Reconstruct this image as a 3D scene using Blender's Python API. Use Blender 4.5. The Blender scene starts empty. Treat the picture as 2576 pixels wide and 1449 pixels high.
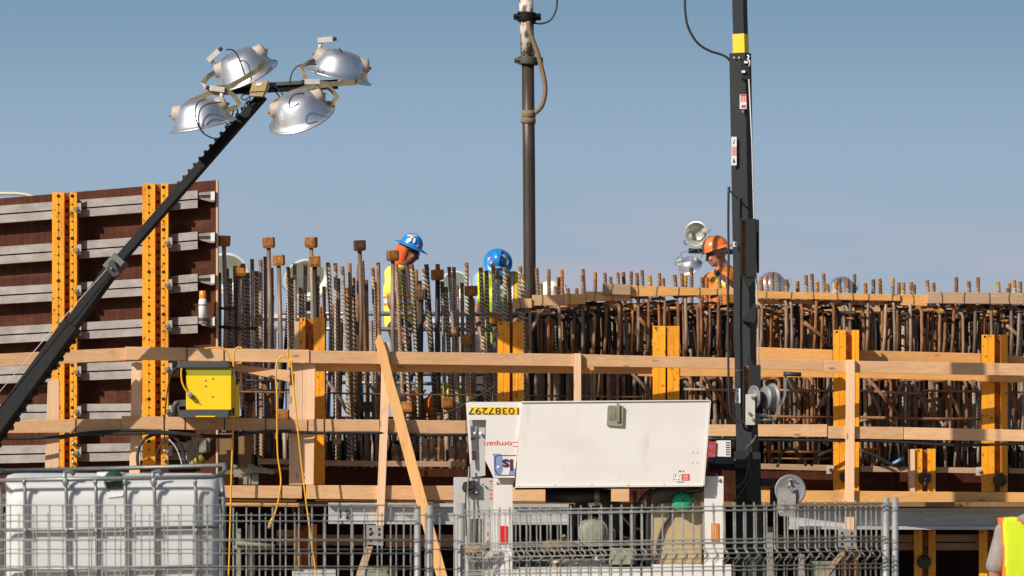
import bpy, bmesh, math, random
from mathutils import Vector, Matrix, Quaternion
R = math.radians
random.seed(7)
sc = bpy.context.scene
COL = sc.collection

# ------------------------------------------------------------------ camera
F = 14311.0            # focal length in units of the 2576-wide picture
HZ = 1150.0            # horizon row
CZ = 1.9               # camera height
cam = bpy.data.objects.new('camera', bpy.data.cameras.new('camera'))
COL.objects.link(cam)
cam.location = (0, 0, CZ); cam.rotation_euler = (R(90), 0, 0)
cam.data.sensor_width = 36; cam.data.lens = 200
cam.data.shift_y = (HZ - 724.5) / 2576
cam.data.clip_start = 0.5; cam.data.clip_end = 6000
cam.data.dof.use_dof = True; cam.data.dof.focus_distance = 51; cam.data.dof.aperture_fstop = 11
sc.camera = cam

# ------------------------------------------------------------------ world, sun, exposure
SAZ, SEL = R(46), R(33)
world = bpy.data.worlds.new("World"); sc.world = world; world.use_nodes = True
nt = world.node_tree; nt.nodes.clear()
N = nt.nodes.new; LK = nt.links.new
out = N('ShaderNodeOutputWorld'); bg1 = N('ShaderNodeBackground'); bg2 = N('ShaderNodeBackground'); mx = N('ShaderNodeMixShader')
sky = N('ShaderNodeTexSky'); sky.sky_type = 'NISHITA'; sky.sun_disc = False
sky.sun_elevation = SEL; sky.sun_rotation = R(180) + SAZ
bg1.inputs[1].default_value = 0.075
LK(sky.outputs[0], bg1.inputs[0])
tc = N('ShaderNodeTexCoord'); sep = N('ShaderNodeSeparateXYZ'); LK(tc.outputs['Generated'], sep.inputs[0])
mr = N('ShaderNodeMapRange'); mr.inputs[1].default_value = 0.0; mr.inputs[2].default_value = 0.1
LK(sep.outputs[2], mr.inputs[0])
rp = N('ShaderNodeValToRGB'); LK(mr.outputs[0], rp.inputs[0])
e = rp.color_ramp.elements
e[0].position = 0.0; e[0].color = (.395, .440, .520, 1)
e[1].position = 1.0; e[1].color = (.152, .265, .385, 1)
for p, c in ((.32, (.355, .440, .545)), (.55, (.305, .425, .562)), (.80, (.200, .325, .460))):
    q = e.new(p); q.color = (*c, 1)
# faint pinkish wisps low in the sky
mp = N('ShaderNodeMapping'); mp.inputs['Scale'].default_value = (16, 16, 95); LK(tc.outputs['Generated'], mp.inputs[0])
nz = N('ShaderNodeTexNoise'); nz.inputs['Scale'].default_value = 1.6; nz.inputs['Detail'].default_value = 4; LK(mp.outputs[0], nz.inputs[0])
cr = N('ShaderNodeMapRange'); cr.inputs[1].default_value = .46; cr.inputs[2].default_value = .68; cr.inputs[4].default_value = .6; LK(nz.outputs[0], cr.inputs[0])
lo = N('ShaderNodeMapRange'); lo.inputs[1].default_value = .048; lo.inputs[2].default_value = .034; LK(sep.outputs[2], lo.inputs[0])
mu = N('ShaderNodeMath'); mu.operation = 'MULTIPLY'; LK(cr.outputs[0], mu.inputs[0]); LK(lo.outputs[0], mu.inputs[1])
cm = N('ShaderNodeMixRGB'); LK(mu.outputs[0], cm.inputs[0]); LK(rp.outputs[0], cm.inputs[1]); cm.inputs[2].default_value = (.48, .45, .53, 1)
LK(cm.outputs[0], bg2.inputs[0])
ml = N('ShaderNodeMapRange'); ml.inputs[1].default_value = .10; ml.inputs[2].default_value = .30; LK(sep.outputs[2], ml.inputs[0])
LK(ml.outputs[0], mx.inputs[0]); LK(bg2.outputs[0], mx.inputs[1]); LK(bg1.outputs[0], mx.inputs[2]); LK(mx.outputs[0], out.inputs[0])

sun = bpy.data.objects.new('sun', bpy.data.lights.new('sun', 'SUN')); COL.objects.link(sun)
sun.data.energy = 4.9; sun.data.angle = R(0.5); sun.data.color = (1.0, .93, .83)
sdir = Vector((-math.sin(SAZ) * math.cos(SEL), -math.cos(SAZ) * math.cos(SEL), math.sin(SEL)))
sun.rotation_euler = sdir.to_track_quat('Z', 'Y').to_euler(); sun.location = (-20, -20, 30)
sc.view_settings.view_transform = 'Standard'; sc.view_settings.look = 'None'
sc.view_settings.exposure = 0.0; sc.view_settings.gamma = 1
sc.render.resolution_x = 1024; sc.render.resolution_y = 576

# ------------------------------------------------------------------ helpers
def P(x, y, d):
    return Vector(((x - 1288) / F * d, d, CZ + (HZ - y) / F * d))
def zm(x0, y0, s):                      # picture region -> the 2576-wide picture
    k = .85867
    return lambda x, y: ((x0 + x / s) * k, (y0 + y / s) * k)
Z3 = zm(600, 650, 2.415); Z4 = zm(1300, 650, 2.415); Z5 = zm(2000, 600, 2.415); Z6 = zm(2250, 800, 2.415)
Z1 = zm(0, 500, 2.415); B1 = zm(0, 1000, 2.107); B2 = zm(600, 1000, 2.107); B3 = zm(1300, 1100, 2.464)
B4 = zm(2000, 1000, 2.107); B5 = zm(2300, 1150, 2.693); T6 = zm(1450, 0, 2.415); Z2 = zm(450, 100, 3.623)
C2 = zm(1140, 1380, 4.705); LW = zm(1340, 1160, 5.573); O3 = zm(1960, 620, 5.573); W1Z = zm(1080, 640, 4.262)
def fr(x): return 50 + (x - 560) * .0005
def lw(x): return 50.75 + (545 - x) / 286 * .52      # left wall face

class MB:
    def __init__(s): s.v = []; s.f = []; s.m = []; s.sm = []; s.c = 0
    def add(s, vs, fs, smooth=False):
        o = len(s.v); s.v += [Vector(v) for v in vs]
        for f in fs: s.f.append([i + o for i in f]); s.m.append(s.c); s.sm.append(smooth)
        return s
    def mat(s, i): s.c = i; return s
    def prism(s, pts, vec):
        n = len(pts); vec = Vector(vec)
        s.add(list(pts) + [Vector(p) + vec for p in pts],
              [list(range(n)), list(range(2 * n - 1, n - 1, -1))] + [[i, i + n, (i + 1) % n + n, (i + 1) % n] for i in range(n)])
        return s
    def poly(s, pts, d, th):             # picture outline at its own distance, with thickness
        ps = [P(p[0], p[1], p[2] if len(p) > 2 else d) for p in pts]
        return s.prism(ps, (0, th, 0))
    def rect(s, x0, y0, x1, y1, d, th): return s.poly([(x0, y0), (x1, y0), (x1, y1), (x0, y1)], d, th)
    def box(s, c, size, q=None):
        c = Vector(c); vs = []
        for x in (-.5, .5):
            for y in (-.5, .5):
                for z in (-.5, .5):
                    v = Vector((x * size[0], y * size[1], z * size[2]))
                    if q: v = q @ v
                    vs.append(c + v)
        return s.add(vs, [[0, 1, 3, 2], [4, 6, 7, 5], [0, 4, 5, 1], [2, 3, 7, 6], [0, 2, 6, 4], [1, 5, 7, 3]])
    def tube(s, pts, r, n=8, closed=False, flat=None):
        pts = [Vector(p) for p in pts]; k = len(pts)
        rs = r if isinstance(r, (list, tuple)) else [r] * k
        t0 = (pts[1] - pts[0]).normalized(); a = t0.orthogonal().normalized(); vs = []
        for i, p in enumerate(pts):
            t = (pts[min(i + 1, k - 1)] - pts[max(i - 1, 0)])
            t = t.normalized() if t.length > 1e-9 else t0
            a = (a - t * a.dot(t)); a = a.normalized() if a.length > 1e-6 else t.orthogonal().normalized()
            b = t.cross(a)
            for j in range(n):
                w = 2 * math.pi * j / n
                vs.append(p + (a * math.cos(w) * (flat or 1) + b * math.sin(w)) * rs[i])
        fs = [[i * n + j, i * n + (j + 1) % n, (i + 1) * n + (j + 1) % n, (i + 1) * n + j] for i in range(k - 1) for j in range(n)]
        s.add(vs, fs, n > 4)
        if not closed: s.add(vs[:n], [list(range(n))[::-1]]); s.add(vs[-n:], [list(range(n))])
        return s
    def lathe(s, prof, o, ax, n=24, side=None, sy=1.0, caps=False):
        o = Vector(o); ax = Vector(ax).normalized()
        a = Vector(side) if side else ax.orthogonal(); a = (a - ax * a.dot(ax)).normalized(); b = ax.cross(a); vs = []
        for r, h in prof:
            for j in range(n):
                w = 2 * math.pi * j / n; vs.append(o + ax * h + (a * math.cos(w) + b * math.sin(w) * sy) * r)
        k = len(prof)
        s.add(vs, [[i * n + j, i * n + (j + 1) % n, (i + 1) * n + (j + 1) % n, (i + 1) * n + j] for i in range(k - 1) for j in range(n)], True)
        if caps: s.add(vs[:n], [list(range(n))[::-1]]); s.add(vs[-n:], [list(range(n))])
        return s
    def ell(s, c, r, q=None, n=12, m=8):
        vs = []; c = Vector(c)
        for i in range(m + 1):
            t = math.pi * i / m
            for j in range(n):
                w = 2 * math.pi * j / n
                v = Vector((r[0] * math.sin(t) * math.cos(w), r[1] * math.sin(t) * math.sin(w), r[2] * math.cos(t)))
                vs.append(c + (q @ v if q else v))
        return s.add(vs, [[i * n + j, (i + 1) * n + j, (i + 1) * n + (j + 1) % n, i * n + (j + 1) % n] for i in range(m) for j in range(n)], True)
    def cap(s, p0, p1, r0, r1, n=12):    # capsule with rounded ends
        p0 = Vector(p0); p1 = Vector(p1)
        s.tube([p0, p0.lerp(p1, .5), p1], [r0, (r0 + r1) / 2, r1], n); s.ell(p0, (r0,) * 3, n=n); s.ell(p1, (r1,) * 3, n=n)
        return s
    def build(s, name, mats, parent=None, label=None, cat=None, group=None, kind=None, bev=0, recalc=True):
        me = bpy.data.meshes.new(name)
        if parent: org = parent['_w'] if '_w' in parent.keys() else (0, 0, 0); org = Vector(org)
        else:
            xs = [v.x for v in s.v]; ys = [v.y for v in s.v]; zs = [v.z for v in s.v]
            org = Vector(((min(xs) + max(xs)) / 2, (min(ys) + max(ys)) / 2, min(zs)))
        me.from_pydata([v - org for v in s.v], [], s.f)
        for i, p in enumerate(me.polygons): p.material_index = s.m[i]; p.use_smooth = s.sm[i]
        for m_ in (mats if isinstance(mats, (list, tuple)) else [mats]): me.materials.append(m_)
        bm = bmesh.new(); bm.from_mesh(me)
        bmesh.ops.remove_doubles(bm, verts=bm.verts, dist=1e-5)
        if recalc: bmesh.ops.recalc_face_normals(bm, faces=bm.faces)
        if bev:
            es = [e_ for e_ in bm.edges if len(e_.link_faces) == 2 and e_.calc_face_angle(0) > 1.0]
            bmesh.ops.bevel(bm, geom=es, offset=bev, segments=2, affect='EDGES', profile=.6)
        bm.to_mesh(me); bm.free()
        o = bpy.data.objects.new(name, me); COL.objects.link(o)
        if parent: o.parent = parent
        else: o.location = org
        o['_w'] = tuple(org)
        tag(o, label, cat, group, kind)
        return o
def tag(o, label=None, cat=None, group=None, kind=None):
    if label: o['label'] = label
    if cat: o['category'] = cat
    if group: o['group'] = group
    if kind: o['kind'] = kind
    return o
def T(name, loc, label, cat, group=None):
    o = bpy.data.objects.new(name, None); COL.objects.link(o); o.location = loc; o['_w'] = tuple(loc)
    o.empty_display_size = .1
    return tag(o, label, cat, group)
def clone(o, loc=None, rot=None, label=None, group=None, scale=None):
    c = o.copy(); COL.objects.link(c)
    if loc is not None: c.location = loc
    if rot is not None: c.rotation_euler = rot
    if scale: c.scale = (scale,) * 3
    if label: c['label'] = label
    if group: c['group'] = group
    def rec(a, b):
        for ch in list(a.children):
            k = ch.copy(); COL.objects.link(k); k.parent = b; rec(ch, k)
    rec(o, c)
    return c
ONES = 'zeroth first second third fourth fifth sixth seventh eighth ninth tenth eleventh twelfth thirteenth fourteenth fifteenth sixteenth seventeenth eighteenth nineteenth'.split()

def nth(n):
    if n >= 100: return ('hundredth' if n == 100 else 'hundred-' + nth(n - 100))
    if n < 20: return ONES[n]
    t = TENS[n // 10]
    return t[:-1] + 'ieth' if n % 10 == 0 else t + '-' + ONES[n % 10]
TENS = ['', '', 'twenty', 'thirty', 'forty', 'fifty', 'sixty', 'seventy', 'eighty', 'ninety']

# ------------------------------------------------------------------ materials
def M(name, col, rough=.6, metal=0, var=None, vs=(8, 8, 8), amt=.5, lo=.35, hi=.65, bump=0, bs=None, spots=None, rnd=0, spec=.5, extra=None):
    m = bpy.data.materials.new(name); m.use_nodes = True; t = m.node_tree; b = t.nodes['Principled BSDF']
    b.inputs['Roughness'].default_value = rough; b.inputs['Metallic'].default_value = metal
    b.inputs['Specular IOR Level'].default_value = spec
    n = t.nodes.new; L = t.links.new
    tcn = n('ShaderNodeTexCoord'); src = None
    rgb = n('ShaderNodeRGB'); rgb.outputs[0].default_value = (*col, 1); cur = rgb.outputs[0]
    oi = n('ShaderNodeObjectInfo')
    off = n('ShaderNodeVectorMath'); off.operation = 'SCALE'; off.inputs[0].default_value = (37, 11, 23); L(oi.outputs['Random'], off.inputs['Scale'])
    av = n('ShaderNodeVectorMath'); L(tcn.outputs['Object'], av.inputs[0]); L(off.outputs[0], av.inputs[1])
    def noise(scale, detail=5, rg=.6):
        mpn = n('ShaderNodeMapping'); mpn.inputs['Scale'].default_value = scale; L(av.outputs[0], mpn.inputs[0])
        nn = n('ShaderNodeTexNoise'); nn.inputs['Scale'].default_value = 1; nn.inputs['Detail'].default_value = detail; nn.inputs['Roughness'].default_value = rg
        L(mpn.outputs[0], nn.inputs[0]); return nn.outputs[0]
    def mixin(fac, c):
        x = n('ShaderNodeMixRGB'); L(fac, x.inputs[0]); L(cur, x.inputs[1]); x.inputs[2].default_value = (*c, 1); return x.outputs[0]
    def rng(v, a, b_, c=0, d=1):
        x = n('ShaderNodeMapRange'); L(v, x.inputs[0])
        for i, q in enumerate((a, b_, c, d)): x.inputs[i + 1].default_value = q
        return x.outputs[0]
    if var: cur = mixin(rng(noise(vs), lo, hi, 0, amt), var)
    if spots:
        for (c, scale, a, b_, k) in spots: cur = mixin(rng(noise(scale, 4), a, b_, 0, k), c)
    if extra == 'knots':
        mpn = n('ShaderNodeMapping'); mpn.inputs['Scale'].default_value = vs[0] * .9 and ((2.6, 9, 9) if vs[0] < vs[2] else (9, 9, 2.6)); L(av.outputs[0], mpn.inputs[0])
        vo = n('ShaderNodeTexVoronoi'); vo.inputs['Scale'].default_value = 1; L(mpn.outputs[0], vo.inputs[0])
        cur = mixin(rng(vo.outputs['Distance'], .13, .05, 0, .75), (.22, .10, .05))
    if rnd:
        hs = n('ShaderNodeHueSaturation'); L(cur, hs.inputs['Color']); L(rng(oi.outputs['Random'], 0, 1, 1 - rnd, 1 + rnd), hs.inputs['Value']); cur = hs.outputs[0]
    L(cur, b.inputs['Base Color'])
    if bump:
        bn = n('ShaderNodeBump'); bn.inputs['Strength'].default_value = bump; bn.inputs['Distance'].default_value = .01
        L(noise(bs or vs, 6), bn.inputs['Height']); L(bn.outputs[0], b.inputs['Normal'])
    return m
def wood(name, col, dark, v=False, rnd=.13):
    s = (60, 60, 2.2) if v else (2.2, 60, 60)
    s2 = (9, 9, .8) if v else (.8, 9, 9)
    return M(name, col, .75, var=dark, vs=s, amt=.42, lo=.42, hi=.68, bump=.25, spots=[(tuple(c * .74 for c in col), s2, .48, .70, .6), ((.34, .27, .21), (7, 7, 7), .60, .74, .4), ((.14, .09, .06), (34, 34, 34), .735, .76, .8)], rnd=rnd, spec=.2, extra='knots')
WH = wood('pine_lying', (.80, .475, .25), (.54, .275, .125)); WV = wood('pine_upright', (.80, .52, .32), (.58, .33, .18), True)
WO = wood('orange_timber_lying', (.80, .42, .145), (.56, .25, .07)); WOV = wood('fresh_orange_timber', (.90, .50, .20), (.76, .38, .13), True)
WD = wood('shade_toned_timber', (.26, .16, .07), (.14, .08, .03), True); WG = wood('grey_timber', (.50, .33, .205), (.32, .20, .12))  # first timber is coloured dark to carry the shade under the rails
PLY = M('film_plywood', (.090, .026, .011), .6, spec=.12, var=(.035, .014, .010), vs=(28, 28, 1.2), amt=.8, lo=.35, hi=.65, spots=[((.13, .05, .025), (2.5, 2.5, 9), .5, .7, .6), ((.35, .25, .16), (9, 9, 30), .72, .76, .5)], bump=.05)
PLYD = M('shade_dark_plywood', (.016, .009, .007), .8, spec=.1, var=(.035, .02, .016), vs=(14, 14, 1.4), amt=.6)  # plywood darkened to near black, shade of the cage backing and hollow painted in
YEL = M('yellow_formwork_paint', (.97, .40, .010), .5, var=(.82, .29, .008), vs=(10, 10, 3), amt=.6, lo=.45, hi=.75, spots=[((.50, .17, .01), (6, 6, 1.5), .5, .7, .55), ((.20, .075, .02), (30, 30, 22), .61, .67, .85), ((.16, .06, .02), (9, 9, 5), .68, .71, .8), ((.66, .52, .36), (14, 14, 30), .64, .70, .65)], bump=.15, bs=(9, 9, 4), rnd=.06)
YRU = M('rusted_yellow_web', (.45, .16, .02), .7, var=(.14, .05, .02), vs=(25, 25, 14), amt=.9, lo=.4, hi=.6, bump=.4)
HOLE = M('punched_hole', (.012, .008, .006), .9)
WAL = M('galvanised_waler', (.345, .31, .285), .65, .05, var=(.22, .19, .165), vs=(5, 9, 9), amt=.8, lo=.35, hi=.65, spots=[((.62, .58, .50), (40, 40, 60), .62, .70, .6), ((.30, .17, .08), (9, 9, 16), .66, .76, .5)], bump=.15, bs=(40, 40, 60))
WNC = M('winch_zinc', (.24, .245, .25), .55, .25, var=(.20, .20, .20), vs=(16, 16, 16), amt=.6)
CGT = M('cage_tube', (.25, .255, .245), .45, .45, var=(.15, .15, .14), vs=(20, 20, 20), amt=.6)
CPL = M('worn_plate', (.52, .45, .38), .6, var=(.36, .30, .25), vs=(20, 20, 20), amt=.7)
ALU = M('aluminium', (.60, .60, .59), .5, .15, var=(.36, .35, .33), vs=(2, 20, 30), amt=.6, spots=[((.2, .17, .14), (14, 14, 20), .66, .72, .5)])
STL = M('zinc_steel', (.36, .36, .34), .42, .55, var=(.20, .195, .18), vs=(20, 20, 20), amt=.6, spots=[((.28, .12, .05), (12, 12, 12), .68, .74, .8)])
FNC = M('fence_wire', (.33, .335, .305), .6, .3, var=(.15, .145, .13), vs=(14, 14, 14), amt=.7)
FNP = M('fence_tube', (.42, .41, .38), .5, .35, var=(.27, .26, .24), vs=(30, 30, 6), amt=.6, spots=[((.36, .14, .04), (16, 16, 16), .69, .75, .9)])
RUST = M('rust', (.33, .145, .052), .8, .0, var=(.12, .058, .032), vs=(35, 35, 14), amt=.8, lo=.38, hi=.62, bump=.3, rnd=.3)
MUD = M('mud_splashed_rust', (.26, .13, .07), .85, var=(.50, .42, .33), vs=(40, 40, 12), amt=.9, lo=.5, hi=.6, bump=.4, rnd=.3)
RUSTO = M('bright_rust', (.44, .165, .024), .75, .0, var=(.18, .07, .018), vs=(24, 24, 24), amt=.85, lo=.4, hi=.62, bump=.3, rnd=.22)
BARG = M('mill_scale_groove', (.135, .078, .046), .7, .0, var=(.07, .045, .03), vs=(30, 30, 5), amt=.7, rnd=.35)
RIBD = M('dull_rib', (.46, .36, .26), .55, .1, var=(.18, .12, .07), vs=(22, 22, 9), amt=.8, lo=.42, hi=.62, rnd=.3)
RIB = M('worn_rib', (.74, .63, .49), .42, .25, var=(.34, .22, .13), vs=(22, 22, 9), amt=.8, lo=.42, hi=.62, rnd=.25)
BARS = M('smooth_bar', (.34, .245, .175), .55, .15, var=(.12, .075, .048), vs=(30, 30, 4), amt=.7, rnd=.4)
BARD = M('shade_black_bar', (.013, .011, .010), .6, .1, var=(.045, .028, .02), vs=(30, 30, 8), amt=.5, rnd=.3)  # near-black bars; the tone also paints in the shade deep in the cage
BLK = M('black_paint', (.006, .0065, .008), .6, var=(.014, .0145, .016), vs=(12, 12, 3), amt=.6, spots=[((.14, .13, .12), (60, 60, 18), .71, .74, .6), ((.12, .045, .02), (9, 9, 9), .72, .76, .8)], spec=.16)
MST = M('charcoal_mast_paint', (.022, .026, .027), .6, spec=.2, var=(.033, .036, .036), vs=(6, 6, 2), amt=.6, spots=[((.20, .19, .17), (50, 50, 30), .73, .76, .5)])
RUB = M('black_rubber', (.020, .019, .019), .5, var=(.05, .045, .04), vs=(12, 12, 12), amt=.5)
WHT = M('white_enamel', (.76, .72, .675), .35, var=(.62, .56, .50), vs=(1.6, 1.6, 2.2), amt=.5, lo=.42, hi=.75, spots=[((.46, .38, .30), (9, 9, 2.5), .60, .78, .35), ((.30, .20, .13), (38, 38, 38), .72, .76, .6), ((.42, .24, .12), (14, 14, 1.6), .68, .78, .5)], bump=.25, bs=(2.2, 2.2, 2.2))
WGR = M('grey_enamel', (.50, .49, .47), .4, var=(.40, .38, .36), vs=(5, 5, 4), amt=.5)
TNK = M('white_tank_plastic', (.62, .612, .60), .5, var=(.56, .55, .53), vs=(2, 2, 5), amt=.6)
_b = TNK.node_tree.nodes['Principled BSDF']; _b.inputs['Subsurface Weight'].default_value = .7; _b.inputs['Subsurface Scale'].default_value = .05; _b.inputs['Subsurface Radius'].default_value = (1, .9, .8)
TAN = M('tan_tank_plastic', (.47, .345, .19), .5, var=(.42, .31, .17), vs=(6, 6, 2.5), amt=.7, lo=.4, hi=.7)
REF = M('spun_aluminium', (.78, .79, .81), .40, .9, var=(.55, .56, .60), vs=(7, 7, 7), amt=.6, bump=.12, bs=(9, 9, 9))
REFI = M('reflector_inside', (.62, .64, .58), .35, .5, var=(.36, .36, .30), vs=(6, 6, 6), amt=.7)
REFW = M('pale_reflector', (.80, .83, .76), .5, .0, var=(.55, .60, .53), vs=(3, 3, 6), amt=.6)
OLV = M('olive_bracket', (.235, .190, .095), .5, .2, var=(.13, .10, .055), vs=(14, 14, 14), amt=.7)
BGE = M('beige_plastic', (.50, .42, .345), .6, var=(.34, .27, .21), vs=(12, 12, 12), amt=.6)
JBX = M('junction_box_paint', (.48, .36, .17), .55, var=(.36, .25, .11), vs=(12, 12, 12), amt=.6)
OFW = M('offwhite_plastic', (.62, .60, .53), .5, var=(.46, .42, .34), vs=(20, 20, 20), amt=.6)
CRD = M('yellow_cord', (.82, .42, .015), .45, var=(.62, .28, .01), vs=(14, 14, 14), amt=.5)
EBX = M('yellow_box_paint', (.95, .62, .010), .35, var=(.78, .56, .012), vs=(5, 5, 5), amt=.5)
EBO = M('olive_strip', (.33, .30, .015), .4)
DGR = M('dark_grey_plastic', (.060, .058, .055), .5, var=(.10, .095, .09), vs=(9, 9, 9), amt=.5)
GRN = M('green_cap', (.015, .42, .16), .4, var=(.01, .25, .10), vs=(12, 12, 12), amt=.5)
DGN = M('dark_green_cap', (.018, .045, .032), .35, var=(.03, .08, .05), vs=(18, 18, 18), amt=.5)
RED = M('red_lens', (.72, .012, .010), .25); ORL = M('orange_lens', (.85, .22, .010), .25); YLW = M('yellow_label', (.88, .56, .012), .5)
WLB = M('white_label', (.80, .78, .76), .5); BLU = M('blue_decal', (.20, .28, .48), .5); NVY = M('navy_ink', (.05, .03, .14), .5); PUR = M('plum_ink', (.075, .01, .05), .5)
RDI = M('red_ink', (.70, .05, .05), .5); BKI = M('black_ink', (.03, .02, .012), .5); GRI = M('grey_ink', (.18, .17, .16), .6)
HB = M('blue_helmet', (.012, .215, .60), .30, var=(.02, .26, .66), vs=(8, 8, 8), amt=.4); HO = M('orange_helmet', (.86, .20, .045), .30)
SKN = M('skin', (.50, .235, .140), .5, var=(.42, .16, .09), vs=(20, 20, 20), amt=.6); SKD = M('tanned_skin', (.26, .115, .065), .5, var=(.18, .075, .045), vs=(20, 20, 20), amt=.6)
VY = M('yellow_vest', (.98, .80, .12), .75, var=(.85, .72, .08), vs=(7, 7, 3), amt=.5, bump=.5, bs=(5, 5, 3)); VL = M('lime_vest', (.66, .80, .015), .7, var=(.52, .66, .01), vs=(6, 6, 3), amt=.5, bump=.5, bs=(5, 5, 3))
VG = M('green_vest', (.30, .72, .02), .7, var=(.16, .5, .02), vs=(8, 8, 4), amt=.6); VO = M('orange_cloth', (.86, .22, .02), .75, var=(.74, .15, .01), vs=(6, 6, 3), amt=.5, bump=.5, bs=(5, 5, 3))
SIL = M('silver_tape', (.68, .70, .72), .5, .0); PNT = M('dark_trousers', (.035, .033, .04), .8, var=(.06, .05, .05), vs=(9, 9, 9), amt=.6)
SHB = M('blue_shirt', (.30, .42, .68), .8, var=(.2, .3, .52), vs=(9, 9, 9), amt=.6); SHG = M('grey_tshirt', (.30, .27, .245), .85, var=(.20, .18, .165), vs=(30, 30, 10), amt=.8, bump=.4, bs=(14, 14, 6))
HRN = M('harness_webbing', (.095, .055, .035), .85, var=(.04, .03, .02), vs=(60, 60, 60), amt=.7); GLS = M('sunglass_lens', (.008, .008, .010), .12)
HDR = M('red_hood', (.75, .10, .02), .8); LOG = M('white_strap', (.42, .40, .36), .7)
PIPC = M('splattered_pipe', (.62, .54, .47), .8, var=(.13, .085, .055), vs=(18, 18, 12), amt=1, lo=.48, hi=.56, bump=.6, bs=(25, 25, 18)); PIPB = M('dark_brown_pipe', (.052, .034, .026), .42, .25, var=(.10, .07, .05), vs=(30, 30, 5), amt=.7, bump=.2, bs=(60, 60, 30))
CLG = M('green_grey_clamp', (.045, .06, .045), .6, .2, var=(.12, .08, .05), vs=(30, 30, 30), amt=.7); WEB = M('tan_webbing', (.24, .17, .10), .85, var=(.15, .10, .06), vs=(30, 30, 30), amt=.6)
GND = M('compacted_dirt', (.26, .20, .14), .95, var=(.17, .13, .095), vs=(.4, .4, .4), amt=.7, bump=.4, bs=(6, 6, 6)); CNC = M('concrete', (.33, .31, .28), .9, var=(.24, .22, .2), vs=(3, 3, 3), amt=.6)
BGB = M('pale_blue_cladding', (.36, .44, .54), .6, var=(.26, .33, .42), vs=(1, 1, 3), amt=.5); WHV = M('site_white', (.66, .66, .66), .5)
SAK = M('mud_caked_wrap', (.36, .25, .16), .8, var=(.14, .085, .05), vs=(18, 18, 12), amt=.9, lo=.4, hi=.6, bump=.8, bs=(12, 12, 8))
OLG = M('mossy_steel', (.30, .30, .22), .7, var=(.16, .14, .09), vs=(12, 12, 12), amt=.8)

# ------------------------------------------------------------------ setting
g = MB(); n_ = 24
for i in range(n_ + 1):
    for j in range(n_ + 1):
        g.v.append(Vector((-1500 + 3000 * i / n_, -60 + 3600 * j / n_, 0)))
for i in range(n_):
    for j in range(n_): g.f.append([i * (n_ + 1) + j, (i + 1) * (n_ + 1) + j, (i + 1) * (n_ + 1) + j + 1, i * (n_ + 1) + j + 1]); g.m.append(0); g.sm.append(False)
g.build('ground', GND, kind='structure', recalc=False)
dk = MB(); dk.box((0, 56.4, 2.16), (13, 4.6, .2)); dk.build('work_deck', CNC, kind='structure')
for xx in (-5.5, -1.8, 2.0, 5.6):
    MB().box((xx, 57.6, 1.03), (.4, .4, 2.06)).build('deck_support', CNC, kind='structure')

def board(name, x0, a0, b0, x1, a1, b1, d0, d1, th, mat, label, cat='board', group=None, kind=None, bev=.004):
    m = MB(); m.poly([(x0, a0, d0), (x1, a1, d1), (x1, b1, d1), (x0, b0, d0)], 0, th)
    return m.build(name, mat, None, label, cat, group, kind, bev=bev)

# ------------------------------------------------------------------ brown plywood formwork wall on the left
YB = 1182
T0 = P(270, YB, lw(270))
fw = T('formwork_wall', T0, 'tall dark brown plywood formwork wall with grey steel walers at the left edge', 'formwork wall')
xL = -60
def wtop(x): return 499 - (x) * 46 / 545
MB().poly([(xL, wtop(xL), lw(xL)), (543, wtop(543), lw(543)), (543, YB + 60, lw(543)), (xL, YB + 60, lw(xL))], 0, .021).build('plywood_face', PLY, fw)
MB().poly([(543.3, 453, lw(545) - .004), (548, 453, lw(545) - .004), (548, YB + 60, lw(545) - .004), (543.3, YB + 60, lw(545) - .004)], 0, .17).build('end_board', WV, fw)
def zy(y): return (500 + y / 2.415) * .85867
rows = [(248, 173, 148, 122), (538, 468, 440, 122), (823, 765, 738, 120), (1105, 1050, 1035, 118)]
wal = []
for r in rows:                       # y at x=0, at x=1005z, at 1300z, height
    wal.append((zy(r[0]), zy(r[1]), zy(r[2]), r[3] * .3556))
wal.append((922, 908, 905, 43)); wal.append((1018, 1015, 1014, 40)); wal.append((1121.5, 1114, 1113, 44))
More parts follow.
